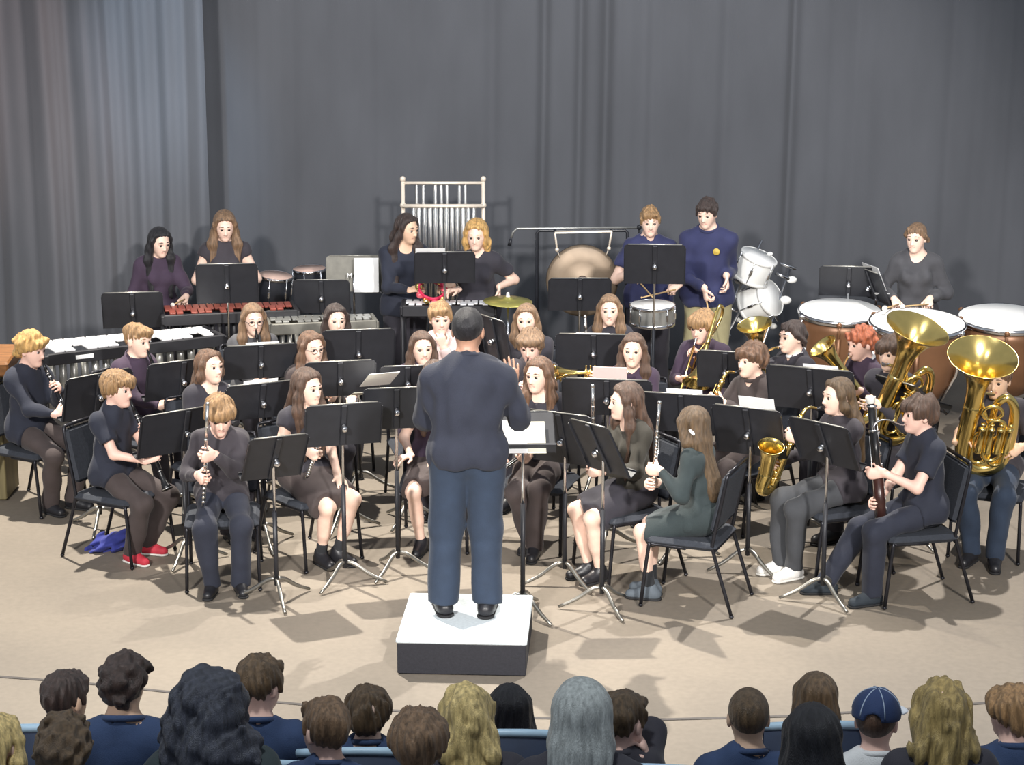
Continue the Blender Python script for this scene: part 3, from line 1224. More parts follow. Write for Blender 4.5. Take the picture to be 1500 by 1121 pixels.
    nr = {'round': .066, 'scoop': .082, 'vee': .066}[neck] * s
    T.append(rc(k.neckb + sp * .035 * s + f * .01, k.neckb + sp * .2 * s, nr, nr * 1.2, k=.008, op='s'))
    if neck == 'vee':
        T.append(rc(k.neckb + sp * .02 * s + f * .06 * s, k.neckb - sp * .06 * s + f * .13 * s, .04 * s, .012 * s, k=.006, op='s'))
    if neck == 'scoop':
        T.append(ell(k.neckb + f * .085 * s - sp * .005, np.array((.06, .06, .05)) * s, k=.006, op='s'))
    kid('shirt', T, CL[tcol], h, folds(.0064, 31, sd0))
    if collar:
        mb = MB()
        pts = []
        for t in np.linspace(0, 2 * math.pi, 17)[:-1]:
            pts.append(k.neckb + sp * (.030 - .028 * math.cos(t)) * s + (f * (.004 + .074 * math.cos(t)) + l * .070 * math.sin(t)) * s)
        mb.tube(pts, .006 if collar == 'red' else .0125, 8, closed=True, smooth_path=2)
        mb.build('collar', CL[collar], body, org)
    if emblem:
        c = k.c0 + sp * .36 * s + l * .075 * s + f * .10 * s
        mb = MB()
        R = frame_z(f)
        mb.lathe([(0, 0), (.022, 0), (.027, .003), (.024, .006), (.012, .007), (.008, .010), (0, .010)], c + f * .012, f, 20)
        e = mb.build('emblem', mat('gold_embroidery', srgb(196, 168, 74), 0.6), body, org)
    # legs
    if legs == 'trousers':
        T = [rc(k.c0 - l * .055 * s * k.w, k.c0 + l * .055 * s * k.w, .120 * s + inf * .8, k=.05, flat=(f, .9))]
        if k.pose == 'stand':
            T.append(rc(k.c0, k.c0 + sp * .10 * s, (.128 * s * k.w) * .97, k=.04, flat=(f, .72)))
        if k.pose == 'sit':
            T.append(halfspace(k.c0 + sp * .10 * s, -sp, .01))
        for sd in 'LR':
            hp_, kn, an = k.leg[sd]
            d = nrm(an - kn)
            ca = kn + (an - kn) * .3 - f * .018 * s
            B = k.bulk
            T.append(rc(hp_, kn, .088 * s * B + inf, .065 * s * B + inf, k=.025))
            T.append(rc(kn, an, .064 * s * B + inf, .052 * s * (1 + (B - 1) * 1.6) + inf, k=.03, clip=[(an + d * .012, d)]))
            T.append(rc(ca, kn + (an - kn) * .6, .046 * s * B + inf, .042 * s * B + inf, k=.03))
        if k.pose == 'stand':
            T.append(halfspace(k.c0 + sp * .07 * s, -sp, .01))
        kid('trousers', T, CL[lcol], h, folds(.0066, 29, sd0 + 5))
    elif legs in ('skirt', 'shorts'):
        T = [rc(k.c0 - l * .055 * s, k.c0 + l * .055 * s, .120 * s + inf, k=.05, flat=(f, .92))]
        fr = .86 if legs == 'skirt' else .70
        mids = []
        for sd in 'LR':
            hp_, kn, an = k.leg[sd]
            d = nrm(kn - hp_)
            T.append(rc(hp_, kn, .094 * s + inf, .074 * s + inf, k=.09 if legs == 'skirt' else .03, clip=[(hp_ + (kn - hp_) * fr, d)]))
            mids.append(hp_ + (kn - hp_) * fr)
        if legs == 'skirt':
            m = (mids[0] + mids[1]) / 2
            d = nrm(m - k.c0)
            T.append(rc(k.c0 - UP * .02, m, .10 * s, .075 * s, k=.07, clip=[(m, d)], flat=(UP, .8)))
            for sg, mm in ((1, mids[0]), (-1, mids[1])):
                T.append(rc(k.c0 + l * sg * .09 * s - UP * .02, mm + l * sg * .035 - UP * .05, .07 * s, .055 * s, k=.06, clip=[(mm, d)]))
        if k.pose == 'sit':
            T.append(halfspace(k.c0 + sp * .10 * s, -sp, .01))
        kid('skirt' if legs == 'skirt' else 'shorts', T, CL[lcol], h, folds(.004, 24, sd0 + 5))
    # feet
    if shoe:
        for sd in 'LR':
            hk, kn, an = k.leg[sd]
            fdir = nrm(f + l * (.18 if sd == 'L' else -.18))
            z0 = k.base[2]
            bot = lambda off: halfspace((0, 0, z0 + off), UP, .004)
            if sock:
                d = nrm(an - kn)
                kid('sock', [rc(an - d * sock, an, .044 * s, .042 * s, k=.01, clip=[(an - d * sock, -d)]), rc(an, an + UP * -.03, .045 * s, .045 * s, k=.02)], M_SOCK, .009)
            hl_, to = an - fdir * .042 * s, an + fdir * .150 * s
            hl_, to = hl_.copy(), to.copy()
            hl_[2], to[2] = z0 + .045 * s, z0 + .034 * s
            sh = [rc(hl_, to, .045 * s, .040 * s, k=.02), rc(an - UP * .04 * s, an + UP * .012, .043 * s, .046 * s, k=.03), rc(an, an + fdir * .07 * s - UP * .035 * s, .04 * s, .036 * s, k=.03), bot(.012)]
            so = kid('shoe', sh, SHOE[shoe], .009)
            sl = [rc(hl_ - UP * .03, to - UP * .02, .049 * s, .045 * s, k=.01), bot(.002), halfspace((0, 0, z0 + .016), -UP, .003)]
            V, Q = surf(sl, .007)
            if len(Q):
                link('sole', mesh_np('sole', V - org, Q, [M_SOLE if shoe in ('red', 'white') else M_RUBBER]), so)
    return body

# ------------------------------------------------------------------ wind instruments
def _root(name, loc, label, cat):
    return empty(name, loc, label, cat)


def part(mb, name, m, root, sharp=None):
    return mb.build(name, m, root, tuple(root.location), sharp)


def reed_pipe(k, label, d=None, L=.60, m=None, name='clarinet', cat='clarinet'):
    """a clarinet from the lips down along d; returns the hand points"""
    m = k.mouth if m is None else m
    d = nrm(k.f * .55 - UP * .84) if d is None else nrm(d)
    a = lambda t: m + d * t
    root = _root(name, a(L), label, cat)
    R = frame_z(d, k.l)
    sd = R[:, 0]
    fr = nrm(np.cross(d, sd))
    if np.dot(fr, k.f) < 0:
        fr = -fr
    mb = MB(); mb.tube([a(-.012), a(.03), a(.075)], [.0055, .0095, .0115], 10); part(mb, 'mouthpiece', M_EBONY, root)
    mb = MB(); mb.lathe([(.013, .074), (.0145, .10), (.0145, .128), (.0135, .132), (.0125, .14), (.0125, .30), (.0145, .305), (.0145, .32), (.0130, .325), (.0138, L - .12)], m, d, 14); part(mb, 'body_tube', M_EBONY, root)
    mb = MB(); mb.lathe([(.0150, L - .125), (.0155, L - .10), (.019, L - .06), (.027, L - .025), (.038, L), (.035, L + .001), (.024, L - .03), (.010, L - .07)], m, d, 18, cap=False); part(mb, 'bell', M_EBONY, root)
    mb = MB()
    for s_ in (-1, 1):
        mb.tube([a(.15) + sd * s_ * .0125 + fr * .008, a(.46) + sd * s_ * .0135 + fr * .008], .0022, 6)
    for t in np.arange(.155, .47, .034):
        mb.lathe([(0, 0), (.0075, 0), (.0075, .004), (0, .005)], a(t) + fr * .0135, fr, 10)
        mb.tube([a(t) + fr * .013, a(t) + sd * .013 + fr * .008], .0018, 5)
    for t in (.103, .128, .31, L - .122, L - .004):
        r = .0152 if t < L - .05 else .0375
        mb.lathe([(r, t - .003), (r + .0012, t - .002), (r + .0012, t + .002), (r, t + .003)], m, d, 16, cap=False)
    part(mb, 'keywork', M_SILVER, root)
    return root, (a(.21), d, .014), (a(.385), d, .014)


def flute(p0, p1, label, name='flute'):
    """a flute between two points, head joint at p0"""
    p0, p1 = np.asarray(p0, float), np.asarray(p1, float)
    d = nrm(p1 - p0)
    L = np.linalg.norm(p1 - p0)
    root = _root(name, p1, label, 'flute')
    R = frame_z(d)
    x, y = R[:, 0], R[:, 1]
    mb = MB(); mb.tube([p0, p0 + d * L * .34], .0098, 12); mb.lathe([(0, -.012), (.009, -.011), (.0115, -.004), (.0115, .004), (.0098, .008)], p0, d, 14)
    part(mb, 'head_joint', M_SILVER, root)
    mb = MB(); mb.box(p0 + d * L * .24 + y * .009, (.016, .010, .030), R, 0, .003); part(mb, 'lip_plate', M_SILVER, root)
    mb = MB(); mb.tube([p0 + d * L * .335, p0 + d * L * .36, p0 + d * L * .36, p1], [.0112, .0112, .0100, .0100], 12); part(mb, 'body_tube', M_SILVER, root)
    mb = MB()
    mb.tube([p0 + d * L * .40 + x * .012 + y * .006, p0 + d * L * .96 + x * .012 + y * .006], .0024, 6)
    for t in np.linspace(.42, .95, 13):
        mb.lathe([(0, 0), (.0088, 0), (.0088, .004), (.004, .006), (0, .006)], p0 + d * L * t + y * .0105, y, 10)
        mb.tube([p0 + d * L * t + y * .012, p0 + d * L * t + x * .012 + y * .006], .0018, 5)
    part(mb, 'keywork', M_SILVER, root)
    return root, d


def bore(mb, pts, rs, n=16, sp=6, wall=.002, open_end=True, mi=0):
    """a conical tube with an open, hollow end"""
    P = [np.asarray(p, float) for p in pts]
    mb.tube(P, rs, n, mi, cap=not open_end, smooth_path=sp)


def bell_flare(mb, c, ax, r0, R, L, n=28, mi=0):
    """flaring bell from radius r0 at c to R at c + ax L, hollow inside"""
    T = np.linspace(0, 1, 11)
    out = [(r0 + (R - r0) * (t ** 3.2) + .0 * t, L * t) for t in T]
    rim = [(R + .003, L + .001), (R + .002, L + .004), (R - .001, L + .003)]
    inn = [(max(r - .004, .002), z + .001) for r, z in reversed(out)]
    mb.lathe(out + rim + inn, c, ax, n, mi, cap=False)


def sax(k, label, big=1.0, swing=0.25):
    m, f, l = k.mouth, k.f, k.l
    b = nrm(-UP * .93 + f * .20 - l * swing)
    out = nrm(f - b * np.dot(f, b))
    out = nrm(out * .85 + l * .35)
    p0 = m - f * .012
    p1 = m + f * .055 - UP * .008
    p2 = m + f * .115 + UP * .004
    p3 = m + f * .155 - UP * .035
    p4 = p3 + b * .46 * big
    root = _root('saxophone', p4 + b * .06, label, 'saxophone')
    mb = MB(); mb.tube([p0, p0 + (p1 - p0) * .5, p1], [.006, .010, .0125], 10); part(mb, 'mouthpiece', M_EBONY, root)
    mb = MB(); mb.tube([p1 - (p1 - p0) * .15, p2, p3], [.0085, .0105, .013], 12, smooth_path=6); part(mb, 'neck', M_BRASS, root)
    mb = MB()
    c1 = p4 + b * .055 + out * .02
    c2 = p4 + b * .075 + out * .065
    c3 = p4 + b * .04 + out * .115
    c4 = p4 - b * .06 + out * .128
    mb.tube([p3, p3 + b * .15, p4, c1, c2, c3, c4], [.0135, .0185, .029, .033, .036, .039, .043], 16, smooth_path=5)
    for t in (.02, .2, .44):
        mb.lathe([(.018 + t * .03, -.004), (.021 + t * .03, 0), (.018 + t * .03, .004)], p3 + b * t, b, 14, cap=False)
    part(mb, 'body_tube', M_BRASS, root)
    mb = MB()
    bell_flare(mb, c4, nrm(-b * .92 + out * .30), .043, .078, .20)
    part(mb, 'bell', M_BRASS, root)
    mb = MB()
    sd = np.cross(b, out)
    for t in np.arange(.05, .46, .045):
        r = .014 + .034 * t
        q = p3 + b * t
        mb.lathe([(0, 0), (.012 + t * .012, 0), (.012 + t * .012, .005), (0, .007)], q + out * (r + .004), out, 12)
        mb.tube([q + out * r, q + out * (r + .004) + sd * .02], .002, 5)
    mb.tube([p3 + b * .04 + sd * .022 + out * .02, p3 + b * .46 + sd * .032 + out * .03], .0028, 6)
    mb.tube([p3 + b * .10 - sd * .024 + out * .02, p3 + b * .48 - sd * .032 + out * .03], .0028, 6)
    for t in (.0, .05, .10):
        mb.lathe([(0, 0), (.017, 0), (.017, .004), (0, .007)], c4 - b * t + sd * (.046 + t * .02), sd, 12)
    part(mb, 'keywork', M_BRASS, root)
    return root, (p3 + b * .14, b, .024), (p3 + b * .36, b, .032)


def low_brass(c, z, x, S, label, name, cat, bellR=.20, valves=4, mouth=None, H=1.0):
    """upright tuba or euphonium. c: middle of the bottom bow, z: bell axis, x: from bell stem towards the outer branch; S: height in metres"""
    z, x = nrm(z), np.asarray(x, float)
    x = nrm(x - z * np.dot(x, z))
    y = np.cross(z, x)                       # towards the player when y faces him
    q = lambda a, b, d: np.asarray(c, float) + (x * a + y * b + z * d) * S
    root = _root(name, q(0, 0, 0), label, cat)
    mb = MB()
    pts = [q(-.13, 0, .60), q(-.135, 0, .40), q(-.135, 0, .20), q(-.10, 0, .07), q(0, 0, .02), q(.12, 0, .06), q(.165, 0, .20), q(.17, 0, .42), q(.15, 0, .58), q(.09, .0, .66), q(.03, .0, .60), q(.02, .01, .45)]
    rs = np.array([.062, .062, .060, .057, .055, .050, .044, .038, .034, .031, .028, .025]) * S
    mb.tube(pts, rs, 16, smooth_path=5)
    part(mb, 'outer_branch', M_BRASS, root)
    mb = MB()
    bell_flare(mb, q(-.13, 0, .59), z, .062 * S, bellR * S, .41 * S, 36)
    part(mb, 'bell', M_BRASS, root)
    mb = MB()
    for i in range(valves):
        vx = -.055 + i * .062
        mb.lathe([(0, -.01), (.016, -.008), (.0265, 0), (.0265, .012), (.024, .014), (.024, .20), (.0265, .202), (.0265, .214), (.012, .222), (.006, .224), (.006, .245), (.017, .247), (.017, .255), (0, .257)], q(vx, -.105, .22), z, 16) if False else mb.lathe([(0, -.01 * S), (.016 * S, -.008 * S), (.0265 * S, 0), (.0265 * S, .012 * S), (.024 * S, .014 * S), (.024 * S, .20 * S), (.0265 * S, .202 * S), (.0265 * S, .214 * S), (.012 * S, .222 * S), (.006 * S, .224 * S), (.006 * S, .245 * S), (.017 * S, .247 * S), (.017 * S, .255 * S), (0, .257 * S)], q(vx, -.085, .24), z, 16)
    part(mb, 'valve_block', M_BRASS, root)
    for i, (x0, x1, lo_, hi_, yo) in enumerate(((-.09, .02, .12, .40, -.06), (-.02, .10, .16, .52, -.075), (.03, .135, .10, .36, -.055), (-.07, .07, .50, .62, -.05))):
        mb = MB()
        w = (x1 - x0) / 2
        P = []
        for t in np.linspace(0, 2 * math.pi, 17)[:-1]:
            cx, cz = math.cos(t), math.sin(t)
            P.append(q((x0 + x1) / 2 + w * cx, yo, (hi_ - w if cz >= 0 else lo_ + w) + w * cz))
        mb.tube(P, .0125 * S, 10, closed=True)
        part(mb, 'tuning_slide', M_BRASS, root)
    mb = MB()
    mo = q(-.22, .15, .72) if mouth is None else np.asarray(mouth, float)
    mb.tube([q(.0, -.06, .44), q(-.05, -.03, .56), q(-.08, .05, .64), mo + (q(0, 0, .66) - mo) * .35, mo + (q(-.08, .05, .66) - mo) * .15], .0095, 10, smooth_path=5)
    part(mb, 'leadpipe', M_BRASS, root)
    mb = MB()
    d = nrm(q(-.08, .05, .66) - mo)
    mb.lathe([(.0, .004), (.010, .003), (.015, 0), (.016, .003), (.014, .02), (.007, .035), (.006, .075)], mo, d, 16)
    part(mb, 'mouthpiece', M_SILVER, root)
    gl = q(.0, -.085, .50)
    gr = q(-.19, .0, .36)
    return root, gl, gr, q, (x, y, z)


def trombone(k, label, slide=.62, dirv=None):
    m, f, l = k.mouth, k.f, k.l
    d = nrm(f * .80 - UP * .62 - l * .10) if dirv is None else nrm(dirv)
    sd = nrm(np.cross(d, UP))
    if np.dot(sd, l) < 0:
        sd = -sd
    up = np.cross(sd, d)
    if up[2] < 0:
        up = -up
    root = _root('trombone', m + d * slide, label, 'trombone')
    mb = MB(); mb.lathe([(0, .003), (.009, .002), (.0125, 0), (.0125, .004), (.011, .015), (.005, .03), (.005, .07)], m, d, 14); part(mb, 'mouthpiece', M_SILVER, root)
    mb = MB()
    lo = -up * .085
    mb.tube([m + d * .06, m + d * slide, m + d * (slide + .035) + lo * .2, m + d * (slide + .045) + lo * .5, m + d * (slide + .035) + lo * .8, m + d * slide + lo, m + d * .08 + lo], .0082, 10)
    mb.tube([m + d * .20, m + d * .20 + lo], .006, 8)
    mb.tube([m + d * .30, m + d * .30 + lo], .006, 8)
    part(mb, 'slide', M_BRASS, root)
    mb = MB()
    o = sd * .11
    mb.tube([m + d * .08 + lo, m + d * .0 + lo + o * .3, m - d * .16 + lo + o * .8, m - d * .26 + lo * .6 + o, m - d * .26 + o * 1.0 + up * .02, m - d * .16 + o + up * .04, m + d * .06 + o + up * .04], [.009, .009, .010, .011, .012, .013, .016], 12, smooth_path=6)
    bell_flare(mb, m + d * .06 + o + up * .04, d, .016, .092, .30)
    part(mb, 'bell', M_BRASS, root)
    return root, (m + d * .10 + lo * .5, up, .012), (m + d * .30 + lo * .5, up, .008), d


def trumpet(p, d, up, label):
    d, up = nrm(d), nrm(up)
    sd = np.cross(d, up)
    root = _root('trumpet', p, label, 'trumpet')
    mb = MB()
    mb.tube([p - d * .22, p + d * .16, p + d * .205 - up * .012, p + d * .215 - up * .035, p + d * .2 - up * .058, p + d * .16 - up * .07, p - d * .10 - up * .07], .0062, 10)
    part(mb, 'leadpipe', M_BRASS, root)
    mb = MB(); mb.lathe([(0, .002), (.011, .001), (.0125, .004), (.008, .02), (.005, .03), (.005, .06)], p - d * .26, d, 12); part(mb, 'mouthpiece', M_SILVER, root)
    mb = MB()
    mb.tube([p - d * .10 - up * .07, p - d * .19 - up * .06, p - d * .215 - up * .035, p - d * .19 - up * .01 + sd * .02, p - d * .05 + sd * .03], [.0065, .007, .007, .0075, .009], 10, smooth_path=4)
    bell_flare(mb, p - d * .05 + sd * .03, d, .009, .060, .30)
    part(mb, 'bell', M_BRASS, root)
    for i in range(3):
        mb = MB()
        mb.lathe([(0, -.075), (.012, -.072), (.012, .045), (.009, .05), (.004, .052), (.004, .075), (.010, .077), (0, .08)], p + d * (-.03 + .03 * i) - up * .03 + sd * .014, up, 12)
        part(mb, 'valve', M_BRASS, root)
    return root


M_MAPLE = mat('dark_maple', srgb(58, 34, 30), 0.3, 0, 0.2)


def bassoon(p0, p1, mouth, label):
    p0, p1, mouth = [np.asarray(q, float) for q in (p0, p1, mouth)]
    d = nrm(p1 - p0)
    L = np.linalg.norm(p1 - p0)
    root = _root('bassoon', p0, label, 'bassoon')
    R = frame_z(d, (mouth - p0))
    x, y = R[:, 0], R[:, 1]
    mb = MB(); mb.tube([p0, p0 + d * .40 * L], [.030, .029], 14); mb.tube([p0 + x * .026, p0 + x * .026 + d * .40 * L], [.030, .029], 14); part(mb, 'boot_joint', M_MAPLE, root)
    mb = MB(); mb.tube([p0 + d * .40 * L, p0 + d * .97 * L], [.024, .0205], 14); part(mb, 'long_joint', M_EBONY, root)
    mb = MB(); mb.tube([p0 + x * .032 + d * .40 * L, p0 + x * .032 + d * .74 * L], [.019, .014], 14); part(mb, 'wing_joint', M_EBONY, root)
    mb = MB(); mb.lathe([(.022, .95 * L), (.026, .96 * L), (.029, .985 * L), (.031, L), (.028, L + .004), (.015, L + .002), (.012, L - .03)], p0, d, 20, cap=False); part(mb, 'bell_ring', mat('ivory_ring', srgb(230, 228, 220), 0.4), root)
    mb = MB()
    t0 = p0 + x * .032 + d * .735 * L
    mb.tube([t0, t0 + d * .035, t0 + d * .055 + (mouth - t0) * .2, (t0 + mouth) / 2 + d * .045, mouth - (mouth - t0) * .12, mouth], [.006, .0055, .005, .0045, .004, .003], 8, smooth_path=5)
    part(mb, 'bocal', M_SILVER, root)
    mb = MB()
    for off, lo, hi in ((y * .027, .42, .92), (-y * .027 + x * .01, .05, .70), (y * .036 + x * .012, .05, .38)):
        mb.tube([p0 + off + d * lo * L, p0 + off + d * hi * L], .003, 6)
    for t in (.12, .2, .28, .46, .55, .63, .72, .82):
        mb.lathe([(0, 0), (.013, 0), (.013, .005), (0, .007)], p0 + d * t * L + y * .030 + x * (.0 if t > .4 else .015), y, 12)
    for t in (.40, .74, .93):
        mb.lathe([(.031, t * L - .006), (.033, t * L), (.031, t * L + .006)], p0 + x * .012, d, 16, cap=False)
    part(mb, 'keywork', M_SILVER, root)
    return root, d

# ------------------------------------------------------------------ percussion
M_COPPER = mat('copper_bowl', srgb(126, 90, 64), 0.38, 0.35, 0.15, 5)
M_ROSEWOOD = mat('rosewood_bar', srgb(146, 74, 62), 0.35, 0, 0.25, 12, stretch=(1, 6, 6))
M_ALU = mat('silver_bar', srgb(240, 240, 242), 0.3, 0.12, 0.04)
M_GREYBAR = mat('grey_steel_bar', srgb(168, 168, 164), 0.32, 0.6, 0.08)
M_CYM = mat('cymbal_bronze', srgb(170, 164, 92), 0.32, 0.55, 0.12, 8)
M_GONG = mat('gong_bronze', srgb(132, 116, 98), 0.45, 0.45, 0.2, 5)
M_GONGDK = mat('gong_dark_centre', srgb(66, 52, 44), 0.5, 0.5, 0.2, 8)
M_FRAME = mat('black_frame', srgb(44, 44, 48), 0.5, 0.2, 0.1)
M_WHITESHELL = mat('white_lacquer', srgb(236, 236, 232), 0.25, 0, 0.02, coat=0.5)
M_BEIGE = mat('beige_enamel', srgb(226, 214, 198), 0.4, 0.2, 0.05)
M_SKINHEAD = mat('tan_drumhead', srgb(206, 176, 162), 0.6, 0, 0.08)
M_SHELLDK = mat('black_drum_shell', srgb(38, 40, 46), 0.35, 0, 0.1)
M_STICK = mat('hickory_stick', srgb(206, 172, 124), 0.5, 0, 0.1)
M_FELT = mat('white_felt', srgb(232, 228, 220), 0.9, 0, 0.03)


def bar_instrument(name, label, cat, pa, pb, z, d0, d1, n, mbar, mres, res=True, gap=.25, legs=True, brand=None, side=None):
    """pa, pb: ends of the edge nearest the audience (x, y); depth d0 at pa, d1 at pb"""
    pa, pb = np.array((*pa[:2], 0.0)), np.array((*pb[:2], 0.0))
    ex = nrm(pb - pa)
    ey = np.cross(UP, ex)
    L = np.linalg.norm(pb - pa)
    root = empty(name, (pa + pb) / 2, label, cat)
    B = np.stack((ex, ey, UP), 1)
    dep = lambda t: d0 + (d1 - d0) * t
    P = lambda t, q, zz: pa + ex * (L * t) + ey * q + UP * zz
    step = L / n
    pat = [1, 1, 0, 1, 1, 1, 0]
    for i in range(n):
        t = (i + .5) / n
        mb = MB()
        ln = dep(t) * .52
        mb.box(P(t, dep(t) - ln / 2, z), (step * (1 - gap), ln, .014), B, 0, .003)
        part(mb, 'bar', mbar, root)
        if pat[i % 7] and i < n - 1:
            mb = MB()
            mb.box(P((i + 1) / n, dep(t) * .24, z + .012), (step * (1 - gap), dep(t) * .44, .014), B, 0, .003)
            part(mb, 'bar', mbar, root)
        if res:
            mb = MB()
            rl = .34 - .20 * t
            mb.tube([P(t, dep(t) * .20, z - .05), P(t, dep(t) * .20, z - .05 - rl)], step * .34, 10)
            part(mb, 'resonator', mres, root)
    for q0, q1, nm in ((-.03, -.03, 'front_rail'), (1.06, 1.06, 'rear_rail')):
        mb = MB()
        a, b = P(-.02, dep(0) * q0 if q0 > 0 else q0, z - .03), P(1.02, dep(1) * q1 if q1 > 0 else q1, z - .03)
        e = nrm(b - a)
        Bm = np.stack((e, np.cross(UP, e), UP), 1)
        mb.box((a + b) / 2, (np.linalg.norm(b - a), .03, .085 if nm == 'front_rail' else .06), Bm, 0, .006)
        part(mb, nm, side or M_FRAME, root)
        if nm == 'front_rail' and brand:
            mb = MB()
            mb.box(a + (b - a) * brand - Bm[:, 1] * .017, (.13, .004, .028), Bm, 0, .001)
            part(mb, 'nameplate', M_PAPER, root)
    for t in (-.02, 1.02):
        mb = MB()
        mb.box(P(t, dep(t) * .5, z - .03), (.035, dep(t) * 1.1 + .05, .07), B, 0, .008)
        part(mb, 'end_rail', side or M_FRAME, root)
        for q in (.06, .94):
            mb = MB()
            mb.tube([P(t, dep(t) * q, z - .06), P(t, dep(t) * q, .05)], .016, 8)
            mb.ball(P(t, dep(t) * q, .035), .033, 10)
            part(mb, 'leg', M_FRAME, root)
    return root


def timpani(u, v, z, R, label, tilt=6):
    c = at_z(u, v, z)
    root = empty('timpani', (c[0], c[1], 0), label, 'drum', 'copper timpani')
    ax = nrm(UP - np.array((0, math.sin(math.radians(tilt)), 0)))
    mb = MB()
    prof = [(R * .28, -.62), (R * .60, -.56), (R * .84, -.42), (R * .95, -.25), (R * .98, -.10), (R * .985, -.02)]
    mb.lathe([(0.02, -.63)] + prof, c, ax, 36)
    part(mb, 'bowl', M_COPPER, root)
    mb = MB(); mb.lathe([(0, .012), (R * .5, .012), (R * .98, .010), (R * 1.0, .004)], c, ax, 40); part(mb, 'drumhead', M_DRUMHEAD, root)
    mb = MB(); mb.lathe([(R * .995, -.03), (R * 1.035, -.028), (R * 1.035, .006), (R * 1.0, .012), (R * .985, .006)], c, ax, 40, cap=False); part(mb, 'hoop', M_CHROME, root)
    Rz = frame_z(ax)
    for i in range(6):
        a = 2 * math.pi * i / 6 + .35
        d = Rz[:, 0] * math.cos(a) + Rz[:, 1] * math.sin(a)
        mb = MB()
        mb.ball(c + d * R * 1.06 - ax * .01, .022, 10)
        mb.tube([c + d * R * 1.05 + ax * .0, c + d * R * 1.05 - ax * .12, c + d * R * 1.0 - ax * .14], .009, 8)
        mb.tube([c + d * R * 1.05 - ax * .12, c + d * R * .98 - ax * .34, c + d * R * .60 - ax * .62], [.017, .014, .012], 8)
        part(mb, 'tension_strut', M_COPPER if i % 2 else M_CHROME, root)
    mb = MB()
    b = np.array((c[0], c[1], 0))
    mb.tube([c - ax * .60, b + UP * .08], .05, 14)
    for i in range(3):
        a = 2 * math.pi * i / 3 + 1
        d = np.array((math.cos(a), math.sin(a), 0))
        mb.tube([b + UP * .10, b + d * R * .8 + UP * .035], [.03, .02], 8)
        mb.ball(b + d * R * .8 + UP * .032, .03, 8)
    part(mb, 'base', M_FRAME, root)
    return root


def drum(root, c, ax, R, depth, mshell, mhead, lugs=8, hoopm=None, n=32):
    c, ax = np.asarray(c, float), nrm(ax)
    hoopm = hoopm or M_CHROME
    mb = MB(); mb.lathe([(R * .97, -depth), (R * .985, -depth + .01), (R * .985, -.012), (R * .97, 0)], c, ax, n); part(mb, 'shell', mshell, root)
    mb = MB(); mb.lathe([(0, .006), (R * .99, .004), (R * .99, -.004)], c, ax, n, cap=False); part(mb, 'drumhead', mhead, root)
    for z in (-.006, -depth + .006):
        mb = MB(); mb.lathe([(R * .99, z - .014), (R * 1.03, z - .012), (R * 1.03, z + .012), (R * 1.0, z + .014), (R * .98, z + .006)], c, ax, n, cap=False); part(mb, 'hoop', hoopm, root)
    Rz = frame_z(ax)
    for i in range(lugs):
        a = 2 * math.pi * i / lugs + .3
        d = Rz[:, 0] * math.cos(a) + Rz[:, 1] * math.sin(a)
        mb = MB()
        mb.tube([c + d * R * 1.035 + ax * .008, c + d * R * 1.035 - ax * (depth - .01)], .0045, 6)
        mb.box(c + d * R * 1.01 - ax * depth * .5, (.02, .022, min(.06, depth * .5)), np.stack((np.cross(ax, d), d, ax), 1), 0, .006)
        part(mb, 'lug', M_CHROME, root)


def tripod(root, b, z, m=None, r=.011, spread=.28, name='stand_leg', lean=None):
    m = m or M_CHROME
    b = np.array((b[0], b[1], 0.0))
    top = b + UP * z if lean is None else np.asarray(lean, float)
    mb = MB(); mb.tube([b + UP * .10, top], r, 10); part(mb, 'stand_pole', m, root)
    for i in range(3):
        a = 2 * math.pi * i / 3 + .4
        d = np.array((math.cos(a), math.sin(a), 0))
        mb = MB(); mb.tube([b + UP * .32, b + d * spread + UP * .014], r * .8, 8); mb.ball(b + d * spread + UP * .014, r * 1.2, 8, 0, (1, 1, .9)); part(mb, name, m, root)


def stick(p, q, label, name='drumstick', head=None, cat='drumstick', m=None, rr=.0065, hm=None):
    p, q = np.asarray(p, float), np.asarray(q, float)
    root = empty(name, q, label, cat)
    mb = MB(); mb.tube([p, p + (q - p) * .8, q], [rr, rr * .9, rr * .55], 8); part(mb, 'shaft', m or M_STICK, root)
    mb = MB(); mb.ball(q, head or .008, 10); part(mb, 'head' if head else 'tip', hm or (M_FELT if head else M_STICK), root)
    return root


# silver vibraphone on the left, its back towards the audience
q = [at_z(72, 520, .86), at_z(322, 492, .86)]
bar_instrument('vibraphone', 'silver-barred vibraphone with dark end rails behind the fair-haired clarinetists', 'vibraphone', q[0], q[1], .86, .46, .36, 16, M_ALU, M_GREYBAR, gap=.10, brand=.20)
# red-brown marimba and a grey set of bells
q = [at_z(243, 463, .92), at_z(432, 455, .92)]
bar_instrument('marimba', 'red-brown rosewood marimba in front of the two girls by the side curtain', 'marimba', q[0], q[1], .92, .38, .34, 18, M_ROSEWOOD, M_FRAME, gap=.12)
q = [at_z(398, 476, .88), at_z(548, 470, .88)]
bar_instrument('vibraphone', 'small grey steel vibraphone under the two tan-headed tom drums', 'vibraphone', q[0], q[1], .88, .32, .24, 14, M_GREYBAR, M_GREYBAR, gap=.15, side=mat('grey_rail', srgb(128, 126, 118), .5, .3))
q = [at_z(592, 449, .97), at_z(722, 449, .97)]
bar_instrument('orchestra_bells', 'white-barred orchestra bells in front of the two girls by the chimes', 'bells', q[0], q[1], .97, .25, .20, 12, M_ALU, M_FRAME, res=False, gap=.2)

